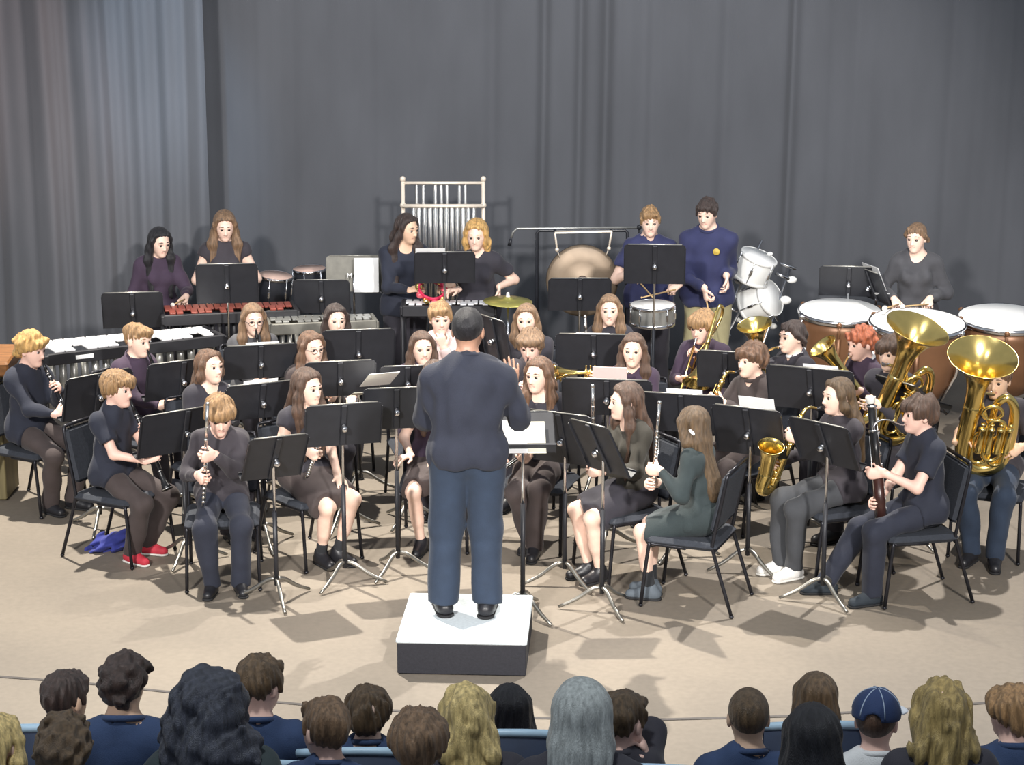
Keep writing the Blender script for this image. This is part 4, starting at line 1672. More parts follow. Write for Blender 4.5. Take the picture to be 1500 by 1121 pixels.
# two concert toms
for (u, v, lbl, tl) in ((404, 404, 'tan-headed black tom drum tilted to the right, nearest the long-haired girl', (.12, -.10)), (453, 394, 'tan-headed black tom drum behind and above the grey vibraphone, next to the sheet-music stand', (-.02, -.06))):
    c = at_z(u, v, 1.02)
    root = empty('tom_drum', (c[0], c[1], 0), lbl, 'drum')
    drum(root, c, (tl[0], tl[1], 1), .135, .26, M_SHELLDK, M_SKINHEAD, 6)
    tripod(root, c, .80, M_FRAME)

# tubular chimes
c = at_y(649, 268, 16.35)
zt = c[2]
xl, xr = at_y(590, 268, 16.35)[0], at_y(708, 268, 16.35)[0]
yc = 16.35
root = empty('tubular_chimes', (c[0], yc, 0), 'tall rack of silver tubular chimes standing against the backdrop curtain', 'chimes')
z2 = at_y(650, 301, yc)[2]
mb = MB()
mb.tube([(xl, yc, zt), (xr, yc, zt)], .014, 10); part(mb, 'top_rail', M_BEIGE, root)
mb = MB(); mb.tube([(xl, yc - .03, z2), (xr, yc - .03, z2)], .016, 10); part(mb, 'front_rail', M_BEIGE, root)
for x in (xl, xr):
    mb = MB(); mb.tube([(x, yc, zt + .03), (x, yc, .06)], .016, 10); mb.ball((x, yc, zt + .03), .024, 10); mb.ball((x, yc, z2), .026, 10)
    mb.tube([(x, yc, z2), (x, yc - .03, z2)], .012, 8)
    part(mb, 'upright', M_BEIGE, root)
    mb = MB(); mb.tube([(x, yc - .28, .03), (x, yc + .28, .03)], .02, 8); mb.tube([(x, yc, .03), (x, yc, .1)], .02, 8); part(mb, 'foot', M_FRAME, root)
W = xr - xl
for i in range(12):
    x = xl + W * (.135 + .068 * i)
    mb = MB(); mb.lathe([(0, .0), (.014, -.002), (.0165, -.008), (.0165, -(z2 - .45 + .02 * i)), (.012, -(z2 - .45 + .02 * i) - .004)], (x, yc - .055, z2 - .01), UP, 14); part(mb, 'chime_tube', M_SILVER, root)
for i in (0.17, .255, .40, .475, .55, .70, .775):
    x = xl + W * i
    mb = MB(); mb.lathe([(0, .0), (.013, -.002), (.015, -.008), (.015, -1.15), (.012, -1.154)], (x, yc + .03, zt - .002), UP, 14); part(mb, 'chime_tube', M_SILVER, root)
mb = MB(); mb.box((c[0], yc, .38), (W, .05, .05), None, 0, .006); part(mb, 'lower_rail', M_FRAME, root)

# suspended cymbal
c = at_z(744, 440, 1.04)
root = empty('suspended_cymbal', (c[0], c[1], 0), 'olive-bronze cymbal on a stand at the end of the orchestra bells', 'cymbal')
mb = MB()
mb.lathe([(.012, .030), (.03, .026), (.038, .012), (.10, .006), (.185, -.008), (.186, -.010), (.10, .002), (.03, .006)], c, (.03, -.05, 1), 40, cap=False)
part(mb, 'cymbal_plate', M_CYM, root)
mb = MB(); mb.lathe([(0, .062), (.010, .06), (.014, .03), (.02, .028)], c, UP, 12); part(mb, 'wing_nut', M_FELT, root)
tripod(root, c, c[2] + .03, M_CHROME)

# gong on its stand
c = at_y(853, 412, 16.0)
root = empty('gong', (c[0], 16.0, 0), 'large round bronze gong hanging from a bent tubular frame', 'gong')
R_ = .285
mb = MB()
mb.lathe([(0, -.030), (.05, -.028), (.075, -.018), (R_ * .55, -.014), (R_ * .93, -.006), (R_, .008), (R_ * 1.01, .05), (R_ * .98, .05), (R_ * .95, .012), (0, .0)], c, (0, 1, -.04), 56, cap=False)
part(mb, 'gong_plate', M_GONG, root)
mb = MB(); mb.lathe([(0, -.034), (.03, -.033), (.052, -.027), (.054, -.02)], c, (0, 1, -.04), 28); part(mb, 'boss', M_GONGDK, root)
pl, pr_ = at_y(816, 366, 15.98), at_y(892, 364, 15.98)
tl, tr = at_y(813, 341, 15.98), at_y(896, 339, 15.98)
mb = MB(); mb.tube([pl, tl + UP * -.004, tl, tr, tr + UP * -.004, pr_], .0085, 10); mb.ball(pl, .017, 10); mb.ball(pr_, .017, 10); part(mb, 'hanger_bar', M_BEIGE, root)
for p in (pl, pr_):
    mb = MB(); mb.tube([p, p + np.array(((c[0] - p[0]) * .12, .02, -.07))], .004, 6); part(mb, 'cord', M_BEIGE, root)
mb = MB()
xx = (c[0] - .36, c[0] + .36)
mb.tube([(xx[0], 16.10, .03), (xx[0], 16.10, tl[2] - .02), (xx[0] + .02, 16.10, tl[2]), (xx[1] - .02, 16.10, tl[2]), (xx[1], 16.10, tl[2] - .02), (xx[1], 16.10, .03)], .014, 10)
for x in xx:
    m2 = MB(); m2.tube([(x, 15.85, .02), (x, 16.35, .02)], .016, 8); part(m2, 'foot', M_SHELLDK, root)
for p in (tl, tr):
    m2 = MB(); m2.tube([(p[0], 16.10, tl[2]), p], .009, 8); part(m2, 'hook', M_SHELLDK, root)
part(mb, 'frame', M_SHELLDK, root)

# boom microphone stand
a, b = at_y(757, 335, 16.45), at_y(940, 333, 16.45)
root = empty('boom_stand', (b[0] - .02, 16.45, 0), 'black boom stand with a long level arm reaching behind the gong', 'microphone stand')
mb = MB(); mb.tube([a + np.array((-.045, 0, -.075)), a + np.array((-.03, 0, -.03)), a, b + np.array((.12, 0, 0))], .0095, 8); part(mb, 'boom_arm', M_GREYBAR, root)
mb = MB(); mb.tube([a + np.array((-.048, 0, -.085)), a + np.array((-.06, 0, -.14))], [.012, .016], 10); part(mb, 'microphone', M_BLACK, root)
tripod(root, b - np.array((.02, 0, 0)), b[2], M_FRAME)
mb = MB(); mb.ball(b - np.array((.02, 0, 0)), .022, 10); part(mb, 'clutch', M_BLACK, root)

# snare drum
c = at_z(956, 447, .95)
root = empty('snare_drum', (c[0], c[1], 0), 'silver snare drum on a stand in front of the short-haired boy', 'drum')
drum(root, c, (0, -.04, 1), .172, .145, M_GREYBAR, M_DRUMHEAD, 10)
tripod(root, c, .75, M_CHROME)

# white drums on a tilted chrome rack
yq = 16.15
root = empty('drum_rack', (at_y(1105, 430, yq)[0], yq, 0), 'pair of white drums on a slanting chrome rack beside the navy sweater', 'drum')
c1, c2 = at_y(1107, 372, yq), at_y(1142, 452, yq - .05)
drum(root, at_y(1112, 376, yq - .1), (.33, -.22, .9), .15, .20, M_WHITESHELL, M_DRUMHEAD, 6, M_WHITESHELL)
drum(root, at_y(1129, 436, yq - .1), (.70, -.58, .42), .150, .22, M_WHITESHELL, M_DRUMHEAD, 6, M_WHITESHELL)
rods = [((1116, 352), (1046, 500)), ((1158, 392), (1122, 492)), ((1104, 420), (1076, 470))]
for (a, b) in rods:
    A, Bq = at_y(a[0], a[1], yq + .06), at_y(b[0], b[1], yq - .12)
    e = nrm(Bq - A)
    Bq = Bq + e * ((Bq[2] - .02) / max(-e[2], .2)) if Bq[2] > .02 else Bq
    mb = MB(); mb.tube([A, Bq], .012, 10); mb.ball(Bq, .017, 8); part(mb, 'rack_tube', M_CHROME, root)
for u, v, r in ((1160, 410, .036), (1150, 440, .045), (1132, 478, .03), (1082, 468, .03), (1082, 412, .03), (1128, 372, .02)):
    mb = MB(); mb.ball(at_y(u, v, yq), r, 10, 0, (1.2, .7, .8)); part(mb, 'clamp', M_WHITESHELL, root)
for (a, b) in (((1142, 386), (1166, 394)), ((1136, 400), (1156, 409)), ((1060, 450), (1086, 457)), ((1046, 484), (1070, 492)), ((1075, 408), (1100, 420)), ((1096, 395), (1112, 400)), ((1106, 420), (1140, 470))):
    mb = MB(); mb.tube([at_y(*a, yq - .02), at_y(*b, yq - .02)], .013, 10); part(mb, 'cross_tube', M_CHROME, root)

# timpani
timpani(1231, 456, .90, .315, 'copper timpani under the flat-topped music stand, beside the white drums')
timpani(1344, 473, .91, .350, 'copper timpani directly in front of the girl in the grey sweater')
timpani(1472, 466, .91, .345, 'copper timpani nearest the tuba held at the end of the row')

# ------------------------------------------------------------------ conductor
c = [at_z(577, 937, .20), at_z(770, 940, .20), at_z(783, 872, .20), at_z(603, 868, .20)]
ctr = sum(c) / 4
ex = nrm((c[1] - c[0]) + (c[2] - c[3]))
ang = math.atan2(ex[1], ex[0])
wd = (np.linalg.norm(c[1] - c[0]) + np.linalg.norm(c[2] - c[3])) / 2
dp = abs(np.dot((c[3] - c[0] + c[2] - c[1]) / 2, np.array((-ex[1], ex[0], 0))))
podium = empty('podium', (ctr[0], ctr[1], 0), 'low square conducting podium with a pale grey top and black sides', 'podium', None, ang)
mb = MB(); mb.box((0, 0, .090), (wd - .012, dp - .012, .170), None, 0, .004); mb.build('base', mat('black_carpet_side', srgb(38, 38, 44), .9, 0, .15, 80, .2), podium)
mb = MB(); mb.box((0, 0, .1875), (wd, dp, .025), None, 0, .006); mb.build('top_board', mat('pale_grey_deck', srgb(190, 198, 202), .8, 0, .08, 60, .15), podium)

k = skeleton(686, 450, 182, 'stand', s=.985, w=1.30, shw=.88, drop=.045, lean=3, z0=.20, feet=((.02, .035), (-.01, .0)), hq=1.06, head=(-14, 4), bulk=1.22)
hands = {'R': dict(w=at_y(751, 568, k.base[1] + .34), fd=UP * .95 + k.f * .2, pn=k.f * .9 + k.l * .3, curl=.12, spread=1.0, pole=-UP * .9 - k.l * .35),
         'L': dict(w=k.P(.36, .13, 1.10), fd=k.f * .9 - k.l * .3 + UP * .2, pn=-UP, curl=.3, pole=-UP + k.l * .35)}
person('conductor in dark shirt and jeans standing on the podium with his back to the hall', k, 'brown', 'buzz', 'black', 'long', 'blackblue', 'trousers', 'denim', 'black', hands, h=.010, brow=True, neck='round', collar='blackblue')

# ------------------------------------------------------------------ seated players
FD = {}


def lapflute(k, p0, p1, label, sides='RL', t=(.62, .82)):
    _, d = flute(p0, p1, label)
    p0, p1 = np.asarray(p0), np.asarray(p1)
    return {sides[0]: grip(k, p0 + (p1 - p0) * t[0], d, sides[0], .011), **({sides[1]: grip(k, p0 + (p1 - p0) * t[1], d, sides[1], .011)} if len(sides) > 1 else {})}


def reedhands(k, g1, g2):
    return {'L': grip(k, g1[0], g1[1], 'L', g1[2], .9), 'R': grip(k, g2[0], g2[1], 'R', g2[2], .9)}


# i: boy in front, head bowed, flute upright
k = skeleton(322, 587, 6, s=.84, lean=8, head=(6, 24), feet=((-.05, .02), (-.03, .01)))
y0 = k.base[1] - .34
hands = lapflute(k, at_y(304, 592, y0 + .02), at_y(298, 742, y0 + .05), 'silver flute held upright by the boy with bowed head', 'LR', (.50, .72))
person('boy in long-sleeved black sitting with bowed head behind an upright flute', k, 'pink', 'mop', 'sandy', 'long', 'soft_black', 'trousers', 'blackblue', 'black', hands, h=.010, hh=.005)
chair(k, 'black stacking chair under the boy with the upright flute')

# c: clarinet, black polo, red shoes
k = skeleton(172, 545, 62, s=.87, lean=6, head=(4, 4), feet=((-.18, .0), (-.15, -.02)))
_, g1, g2 = reed_pipe(k, 'black clarinet of the boy with red shoes', d=k.f * .50 - UP * .84 - k.l * .10)
person('boy in black polo and red sneakers playing clarinet beside a blue cloth bundle', k, 'pink', 'mop', 'sandy', 'tee', 'blackblue', 'trousers', 'brownblack', 'red', reedhands(k, g1, g2), h=.010, hh=.005, collar='red')
chair(k, 'black stacking chair under the clarinetist in red sneakers')
# a: far left curly blond clarinet
k = skeleton(48, 489, 58, s=.90, lean=5, head=(6, 10), feet=((-.06, .0), (-.12, .0)))
_, g1, g2 = reed_pipe(k, 'black clarinet of the curly blond boy at the end of the row', d=k.f * .60 - UP * .80 - k.l * .12)
person('curly blond boy in long-sleeved black playing clarinet beside the wooden cabinet', k, 'pink', 'curly', 'blond', 'long', 'blackblue', 'trousers', 'brownblack', 'black', reedhands(k, g1, g2))
chair(k, 'black stacking chair under the curly blond clarinetist')
# b: clarinet boy behind
k = skeleton(203, 476, 52, s=.88, lean=4, head=(4, 8))
_, g1, g2 = reed_pipe(k, 'black clarinet of the boy in front of the vibraphone', d=k.f * .50 - UP * .86)
person('fair-haired boy in dark shirt playing clarinet right in front of the vibraphone', k, 'fair', 'short', 'sandy', 'long', 'purple', 'trousers', 'black', 'black', reedhands(k, g1, g2), collar='purple')
chair(k, 'black stacking chair under the clarinetist before the vibraphone')
# d
k = skeleton(306, 513, 36, s=.88, girl=True, lean=3, head=(12, 0))
hands = lapflute(k, at_y(336, 566, k.base[1] - .30), at_y(318, 660, k.base[1] - .32), 'pale flute slanting up in front of the girl in a round-necked black top', 'LR', (.60, .85))
person('brown-haired girl in round-necked black top looking across to the conductor', k, 'fair', 'back', 'auburn', 'long', 'black', 'trousers', 'black', 'black', hands, ln=.20, neck='scoop')
chair(k, 'black stacking chair under the girl in the round-necked black top')
# e
k = skeleton(371, 447, 18, s=.89, girl=True, lean=3, head=(2, 10))
_, g1, g2 = reed_pipe(k, 'black clarinet of the girl with glasses and thin pale hair', d=k.f * .55 - UP * .80)
person('girl with glasses and long thin fair-brown hair, grey sleeves, playing clarinet', k, 'fair', 'long', 'lightbrown', 'long', 'charcoal', 'trousers', 'black', 'black', reedhands(k, g1, g2), glasses=True, ln=.22)
chair(k, 'black stacking chair under the girl with glasses in grey sleeves')
# f
k = skeleton(457, 487, 30, s=.89, girl=True, lean=3, head=(6, 6))
y0 = k.base[1] - .28
hands = lapflute(k, at_y(486, 560, y0), at_y(478, 650, y0), 'flute held up by the girl with glasses and wavy brown hair', 'L', (.22,))
person('girl with glasses and wavy chestnut hair seated behind the long-haired girl in a skirt', k, 'fair', 'long', 'auburn', 'long', 'brownblack', 'trousers', 'black', 'black', hands, glasses=True, ln=.20)
chair(k, 'black stacking chair under the chestnut-haired girl with glasses')
# g
k = skeleton(492, 447, 14, s=.88, girl=True, lean=3, head=(4, 6))
person('dark-haired girl whose face just clears the top of her music stand', k, 'fair', 'long', 'darkbrown', 'long', 'purple', 'trousers', 'black', 'black', None, ln=.22)
chair(k, 'black stacking chair under the dark-haired girl behind the tall stand')
# h: skirt girl
k = skeleton(452, 543, 42, s=.91, girl=True, lean=4, head=(8, 6), feet=((-.12, 0), (-.16, .02)))
y0 = k.base[1] - .26
hands = lapflute(k, at_y(478, 616, y0), at_y(449, 700, y0), 'silver flute lying slantwise in the skirted girl\'s hand', 'R', (.58,))
person('girl with very long brown hair in a dark skirt holding a flute in her lap', k, 'fair', 'long', 'brown', 'cap', 'black', 'skirt', 'brownblack', 'black', hands, h=.010, hh=.005, ln=.30, sock=.10, vol=1.1)
chair(k, 'black stacking chair under the skirted girl with very long hair')
# j
k = skeleton(645, 445, 10, s=.90, lean=4, head=(-2, 4))
hands = {'L': dict(w=k.H(.10, .02, -.20), fd=UP * .8 + k.f * .1 - k.l * .3, pn=-k.f, curl=.6)}
person('smiling sandy-haired boy with a hand at his chin, just left of the conductor\'s head', k, 'fair', 'short', 'sandy', 'long', 'pale', 'trousers', 'black', 'black', hands, vol=1.05)
chair(k, 'black stacking chair under the smiling boy with hand at chin')
# k
k = skeleton(618, 487, 12, s=.89, girl=True, lean=3, head=(2, 4))
person('brown-haired girl half hidden by the conductor\'s shoulder', k, 'fair', 'long', 'brown', 'tee', 'purple', 'trousers', 'black', 'black', None, ln=.24)
chair(k, 'black stacking chair under the girl hidden by the conductor\'s shoulder')
# k2: knees seen beside the conductor
k = skeleton(636, 530, -2, s=.89, girl=True, lean=3, head=(2, 6), feet=((.0, .0), (-.10, -.02)))
hands = {'R': dict(w=k.P(.22, -.14, .62), fd=-k.l * .2 + k.f * .8 - k.l * .5, pn=-UP, curl=.25), 'L': dict(w=k.P(.26, .10, .62), fd=k.l * -.7 + k.f * .5, pn=-UP, curl=.3)}
person('girl with bare knees and ankle-strap shoes seated mostly behind the conductor', k, 'fair', 'long', 'brown', 'tee', 'purple', 'skirt', 'brownblack', 'black', hands, ln=.22, h=.011)
chair(k, 'black stacking chair under the bare-kneed girl behind the conductor')
# l
k = skeleton(771, 447, -6, s=.90, girl=True, lean=3, head=(-2, 6))
person('blonde long-haired girl looking over the boy with ginger-brown hair', k, 'fair', 'long', 'lightbrown', 'long', 'black', 'trousers', 'black', 'black', None, ln=.28)
chair(k, 'black stacking chair under the blonde girl in the rear centre')
# m
k = skeleton(776, 485, -14, s=.88, lean=4, head=(0, 16))
_, g1, g2 = reed_pipe(k, 'clarinet of the boy looking down in the centre', d=k.f * .5 - UP * .84)
person('ginger-brown-haired boy looking down just behind the dark-haired girl in the centre', k, 'pink', 'mop', 'lightbrown', 'long', 'soft_black', 'trousers', 'black', 'black', reedhands(k, g1, g2))
chair(k, 'black stacking chair under the boy looking down in the centre')
# n
k = skeleton(788, 525, -18, s=.92, girl=True, lean=3, head=(-14, 6), feet=((-.02, .0), (-.16, .06)))
y0 = k.base[1] - .30
_, g1, g2 = reed_pipe(k, 'clarinet resting across the lap of the girl in the centre', m=at_y(800, 640, y0), d=np.array((-.75, -.10, -.55)), L=.50)
hands = {'L': grip(k, g1[0], g1[1], 'L', .014, .9), 'R': grip(k, g2[0], g2[1], 'R', .014, .9)}
person('girl with long chestnut hair and dark trousers seated right of the conductor', k, 'fair', 'long', 'auburn', 'tee', 'black', 'trousers', 'brownblack', 'black', hands, ln=.20, h=.010, hh=.005, neck='scoop')
chair(k, 'black stacking chair under the chestnut-haired girl next to the conductor')
# o
k = skeleton(893, 433, -6, s=.90, girl=True, lean=3, head=(2, 4))
y0 = k.base[1] - .24
hands = lapflute(k, at_y(857, 464, y0), at_y(862, 560, y0), 'flute held upright beside the smiling blonde girl', 'R', (.45,))
person('smiling blonde girl behind the wide stand in front of the gong', k, 'fair', 'long', 'lightbrown', 'long', 'black', 'trousers', 'black', 'black', hands, ln=.24)
chair(k, 'black stacking chair under the smiling blonde girl')
# p
k = skeleton(928, 490, -10, s=.90, girl=True, lean=3, head=(-2, 4))
pp = at_y(866, 547, k.base[1] - .34)
trumpet(pp, np.array((-.9, -.3, .05)), UP, 'gold trumpet lying level at the top edge of the stand with the pink folder')
hands = {'R': dict(w=pp + np.array((.07, .06, -.06)), fd=np.array((-.8, -.4, .3)), pn=np.array((.2, -.8, .2)), curl=.8)}
person('girl with long straight brown hair smiling behind the pink folder', k, 'fair', 'long', 'brown', 'long', 'purple', 'trousers', 'black', 'black', hands, ln=.26)
chair(k, 'black stacking chair under the girl behind the pink folder')
# q
k = skeleton(915, 563, -62, s=.89, girl=True, lean=5, head=(-16, 4), feet=((-.10, .0), (-.08, .02)))
y0 = k.base[1] - .28
hands = lapflute(k, at_y(868, 566, y0), at_y(870, 700, y0), 'silver flute held upright by the girl in profile with strapped sandals', 'RL', (.72, .92))
person('girl in profile with long brown hair, black cardigan, bare knees and strapped shoes', k, 'fair', 'long', 'brown', 'long', 'oliveblack', 'skirt', 'black', 'black', hands, ln=.32, h=.010, hh=.005, neck='scoop', vol=1.1)
chair(k, 'black stacking chair under the girl in the black cardigan')
# r
k = skeleton(1012, 595, -112, s=.87, girl=True, lean=9, head=(-24, 6), feet=((-.06, .02), (-.04, .04)))
p0 = at_y(966, 590, k.base[1] + .02)
hands = lapflute(k, p0, at_y(957, 712, k.base[1] - .03), 'long silver flute held upright in front of the girl turned away', 'LR', (.80, .98))
rb = person('girl turned away with tied-back fair-brown hair, bare legs and dark ankle boots', k, 'fair', 'straightback', 'olivebrown', 'long', 'teal', 'skirt', 'teal', 'grey', hands, ln=.26, h=.010, hh=.005, sock=.16, vol=.92)
mb = MB(); mb.tube([k.H(-.055, .088, -.01), k.H(-.075, .083, -.03), k.H(-.088, .074, -.045)], [.007, .011, .007], 8, smooth_path=3); mb.build('hair_clip', M_PAPER, rb, k.base)
chair(k, 'black stacking chair under the girl turned away in dark green-black', back=-.08)
# s trombone
k = skeleton(1027, 457, -28, s=.92, lean=4, head=(-4, 10))
_, g1, g2, d = trombone(k, 'brass trombone of the boy below the snare drum', dirv=k.f * .62 - UP * .78)
hands = {'L': grip(k, g1[0], g1[1], 'L', .012, .8), 'R': grip(k, g2[0], g2[1], 'R', .010, .8)}
person('brown-haired boy playing trombone below the snare drum', k, 'pink', 'mop', 'sandy', 'long', 'purple', 'trousers', 'black', 'black', hands)
chair(k, 'black stacking chair under the trombone player')
# t sax
k = skeleton(1100, 503, -52, s=.92, lean=3, head=(-2, 4), feet=((-.02, .0), (-.02, .0)))
_, g1, g2 = sax(k, 'gold saxophone of the boy with reddish-brown hair and grey jacket')
hands = {'L': grip(k, g1[0], g1[1], 'L', g1[2], .8), 'R': grip(k, g2[0], g2[1], 'R', g2[2], .8)}
person('boy with reddish-brown fringe and open grey collar playing saxophone', k, 'fair', 'mop', 'auburn', 'long', 'brownblack', 'trousers', 'brownblack', 'black', hands, collar='brownblack', neck='vee')
chair(k, 'black stacking chair under the saxophonist with the open collar')
# u baritone
k = skeleton(1160, 470, -62, s=.91, lean=3, head=(2, 4))
zb = nrm(k.f * .42 + UP * .85 + k.l * .0)
xb = np.array((-.75, -.50, 0))
zb = nrm(np.array((-.20, -.25, .95)))
xb = nrm(xb - zb * np.dot(xb, zb))
cb = at_y(1105, 476, k.base[1] - .42) - zb * .60 + xb * .078
_, gl, gr, q_, ax_ = low_brass(cb, zb, xb, .60, 'gold baritone horn raised by the player under the white drums', 'baritone_horn', 'horn', .19, 3, mouth=k.mouth)
hands = {'R': dict(w=gl + k.f * -.10 - UP * .03, fd=k.f * .8 + k.l * .3, pn=k.l * .6 - UP * .5, curl=.5), 'L': dict(w=gr - UP * .04 + k.l * .05, fd=k.f * .7 - k.l * .4, pn=-k.l, curl=.7)}
person('dark-haired player in black over a pale collar blowing a baritone horn', k, 'fair', 'bun', 'darkbrown', 'long', 'black', 'trousers', 'black', 'black', hands, collar='white', neck='vee')
chair(k, 'black stacking chair under the dark-haired baritone player')
# v euphonium
k = skeleton(1260, 480, -62, s=.91, lean=2, head=(0, 8))
zb = nrm(k.f * .62 + UP * .75)
xb = np.array((-.55, -.70, -.3))
zb = nrm(np.array((-.62, -.12, .78)))
xb = nrm(xb - zb * np.dot(xb, zb))
cb = at_y(1205, 507, k.base[1] - .36) - zb * .58 + xb * .075
_, gl, gr, q_, ax_ = low_brass(cb, zb, xb, .58, 'gold euphonium held by the red-haired boy', 'euphonium', 'horn', .17, 3, mouth=k.mouth)
hands = {'R': dict(w=gl + k.f * -.10 - UP * .03, fd=k.f * .8 + k.l * .3, pn=k.l * .6 - UP * .5, curl=.5), 'L': dict(w=gr - UP * .04 + k.l * .05, fd=k.f * .7 - k.l * .4, pn=-k.l, curl=.7)}
person('red-haired boy playing euphonium in front of the timpani', k, 'pink', 'curly', 'red', 'long', 'purple', 'trousers', 'black', 'black', hands, collar='white', vol=.92)
chair(k, 'black stacking chair under the red-haired boy')
# w sax girl
k = skeleton(1226, 555, -68, s=.92, girl=True, lean=4, head=(-2, 6), feet=((-.02, .0), (-.0, .0)))
_, g1, g2 = sax(k, 'gold saxophone of the girl in white shoes', swing=.30)
hands = {'L': grip(k, g1[0], g1[1], 'L', g1[2], .8), 'R': grip(k, g2[0], g2[1], 'R', g2[2], .8)}
person('girl with long fair-brown hair and white shoes playing saxophone', k, 'fair', 'back', 'olivebrown', 'long', 'soft_black', 'trousers', 'slate', 'white', hands, ln=.26, h=.010, hh=.005)
chair(k, 'black stacking chair under the saxophonist in white shoes')
# x bassoon
k = skeleton(1348, 580, -78, s=.92, lean=5, head=(-2, 2), feet=((-.02, .03), (.17, -.04)))
pm = k.mouth
_, d = bassoon(at_y(1290, 768, k.base[1] - .13), at_y(1275, 582, k.base[1] - .03), pm - k.f * .005, 'tall dark bassoon with a white ring at its top')
ga, gb = at_y(1282, 692, k.base[1] - .09), at_y(1286, 742, k.base[1] - .12)
hands = {'L': grip(k, ga, d, 'L', .03, .75), 'R': grip(k, gb, d, 'R', .03, .75)}
person('boy in black polo shirt playing the bassoon at the front', k, 'pink', 'mop', 'brown', 'tee', 'blackblue', 'trousers', 'blackblue', 'blue', hands, h=.010, hh=.005, collar='blackblue')
chair(k, 'black stacking chair under the bassoonist', back=-.09)
# y tuba one
k = skeleton(1306, 492, -48, s=1.07, lean=3, head=(4, 6))
z_ = nrm(np.array((.26, -.30, .92)))
x_ = nrm(np.array((.9, .3, -.2)))
x_ = nrm(x_ - z_ * np.dot(x_, z_))
cb = at_y(1344, 481, k.base[1] - .50) - z_ * .84 + x_ * .11
_, gl, gr, q_, ax_ = low_brass(cb, z_, x_, .84, 'large brass tuba tilted in front of the middle timpani', 'tuba', 'tuba', .235, 4, mouth=k.mouth)
hands = {'R': dict(w=gl - UP * .03 - k.f * .06, fd=k.f * .8 + k.l * .4, pn=-UP, curl=.5), 'L': dict(w=gr - UP * .03, fd=k.f * .8 - k.l * .3, pn=-k.l, curl=.6)}
person('brown-haired player almost hidden behind the tilted tuba', k, 'fair', 'mop', 'brown', 'long', 'black', 'trousers', 'black', 'black', hands)
chair(k, 'black stacking chair under the player hidden by the tilted tuba')
# z tuba two
k = skeleton(1462, 532, -22, s=.93, lean=2, head=(-8, 10), feet=((.0, .0), (-.04, .02)))
z_ = nrm(np.array((.02, -.42, .9)))
x_ = np.array((1.0, -.05, 0))
x_ = nrm(x_ - z_ * np.dot(x_, z_))
cb = at_y(1440, 523, k.base[1] - .58) - z_ * .88 + x_ * .114
_, gl, gr, q_, ax_ = low_brass(cb, z_, x_, .88, 'large brass tuba with its bell turned to the hall, at the end of the row', 'tuba', 'tuba', .235, 4, mouth=k.mouth)
hands = {'R': dict(w=at_y(1400, 648, k.base[1] - .30), fd=np.array((.7, -.3, .2)), pn=np.array((.2, -.3, -.8)), curl=.5), 'L': dict(w=at_y(1496, 655, k.base[1] - .28), fd=np.array((-.6, -.4, -.2)), pn=np.array((-.6, .2, -.4)), curl=.5)}
person('tuba player in short sleeves and blue jeans at the end of the row', k, 'tan', 'short', 'auburn', 'tee', 'soft_black', 'trousers', 'denim', 'black', hands, h=.010)
chair(k, 'black stacking chair under the tuba player in jeans')

# ------------------------------------------------------------------ standing percussionists
k = skeleton(236, 336, 22, 'stand', s=.855, girl=True, head=(14, 18), lean=4)
p = at_y(266, 443, k.base[1] - .36)
stick(p + np.array((.02, .02, .02)), at_y(253, 447, k.base[1] - .50), 'mallet of the dark-haired girl at the marimba', 'mallet', .018, 'mallet')
hands = {'L': dict(w=p + np.array((.02, .10, .03)), fd=np.array((-.1, -.8, -.3)), pn=-UP, curl=.9)}
person('small dark-haired girl in black standing against the side curtain', k, 'fair', 'long', 'black', 'long', 'purple', 'trousers', 'black', 'black', hands, ln=.30)
k = skeleton(329, 313, 8, 'stand', s=.93, girl=True, head=(4, 20), lean=4)
ph = [at_y(309, 437, k.base[1] - .30), at_y(360, 432, k.base[1] - .30)]
stick(ph[0] + np.array((0, 0, .01)), at_y(300, 452, k.base[1] - .55), 'mallet in the tall girl\'s hand over the marimba, nearer the side curtain', 'mallet', .018, 'mallet')
stick(ph[1] + np.array((0, 0, .01)), at_y(368, 450, k.base[1] - .55), 'mallet in the tall girl\'s hand over the marimba, nearer the toms', 'mallet', .018, 'mallet')
hands = {'R': dict(w=ph[0] + np.array((0, .09, .03)), fd=np.array((0, -.9, -.3)), pn=-UP, curl=.9), 'L': dict(w=ph[1] + np.array((0, .09, .03)), fd=np.array((0, -.9, -.3)), pn=-UP, curl=.9)}
person('tall girl with long light-brown hair and bare arms standing behind the marimba', k, 'fair', 'long', 'lightbrown', 'cap', 'soft_black', 'trousers', 'black', 'black', hands, ln=.34, vol=1.1)
k = skeleton(599, 315, 14, 'stand', s=.94, girl=True, head=(34, 12), lean=2)
# red ring tambourine
tc = at_y(632, 425, k.base[1] - .38)
root = empty('tambourine', tc, 'red tambourine held by the dark-haired girl beside the chimes', 'tambourine')
axT = nrm(np.array((.15, -.75, .6)))
mb = MB(); mb.lathe([(.092, -.032), (.106, -.032), (.106, .032), (.092, .032), (.092, -.032)], tc, axT, 36, cap=False, sx=.85); part(mb, 'hoop', mat('red_hoop', srgb(206, 40, 82), .35, 0, .2, 30), root)
Rz = frame_z(axT)
for i in range(9):
    a_ = 2 * math.pi * i / 9
    d_ = Rz[:, 0] * math.cos(a_) + Rz[:, 1] * math.sin(a_)
    mb = MB(); mb.lathe([(0, -.014), (.024, -.010), (.030, 0), (.024, .010), (0, .014)], tc + d_ * .100, nrm(np.cross(axT, d_) * .2 + axT), 12); part(mb, 'jingle', mat('pink_jingle', srgb(224, 96, 110), .35, .3, .2) if i % 2 else M_BRASS, root)
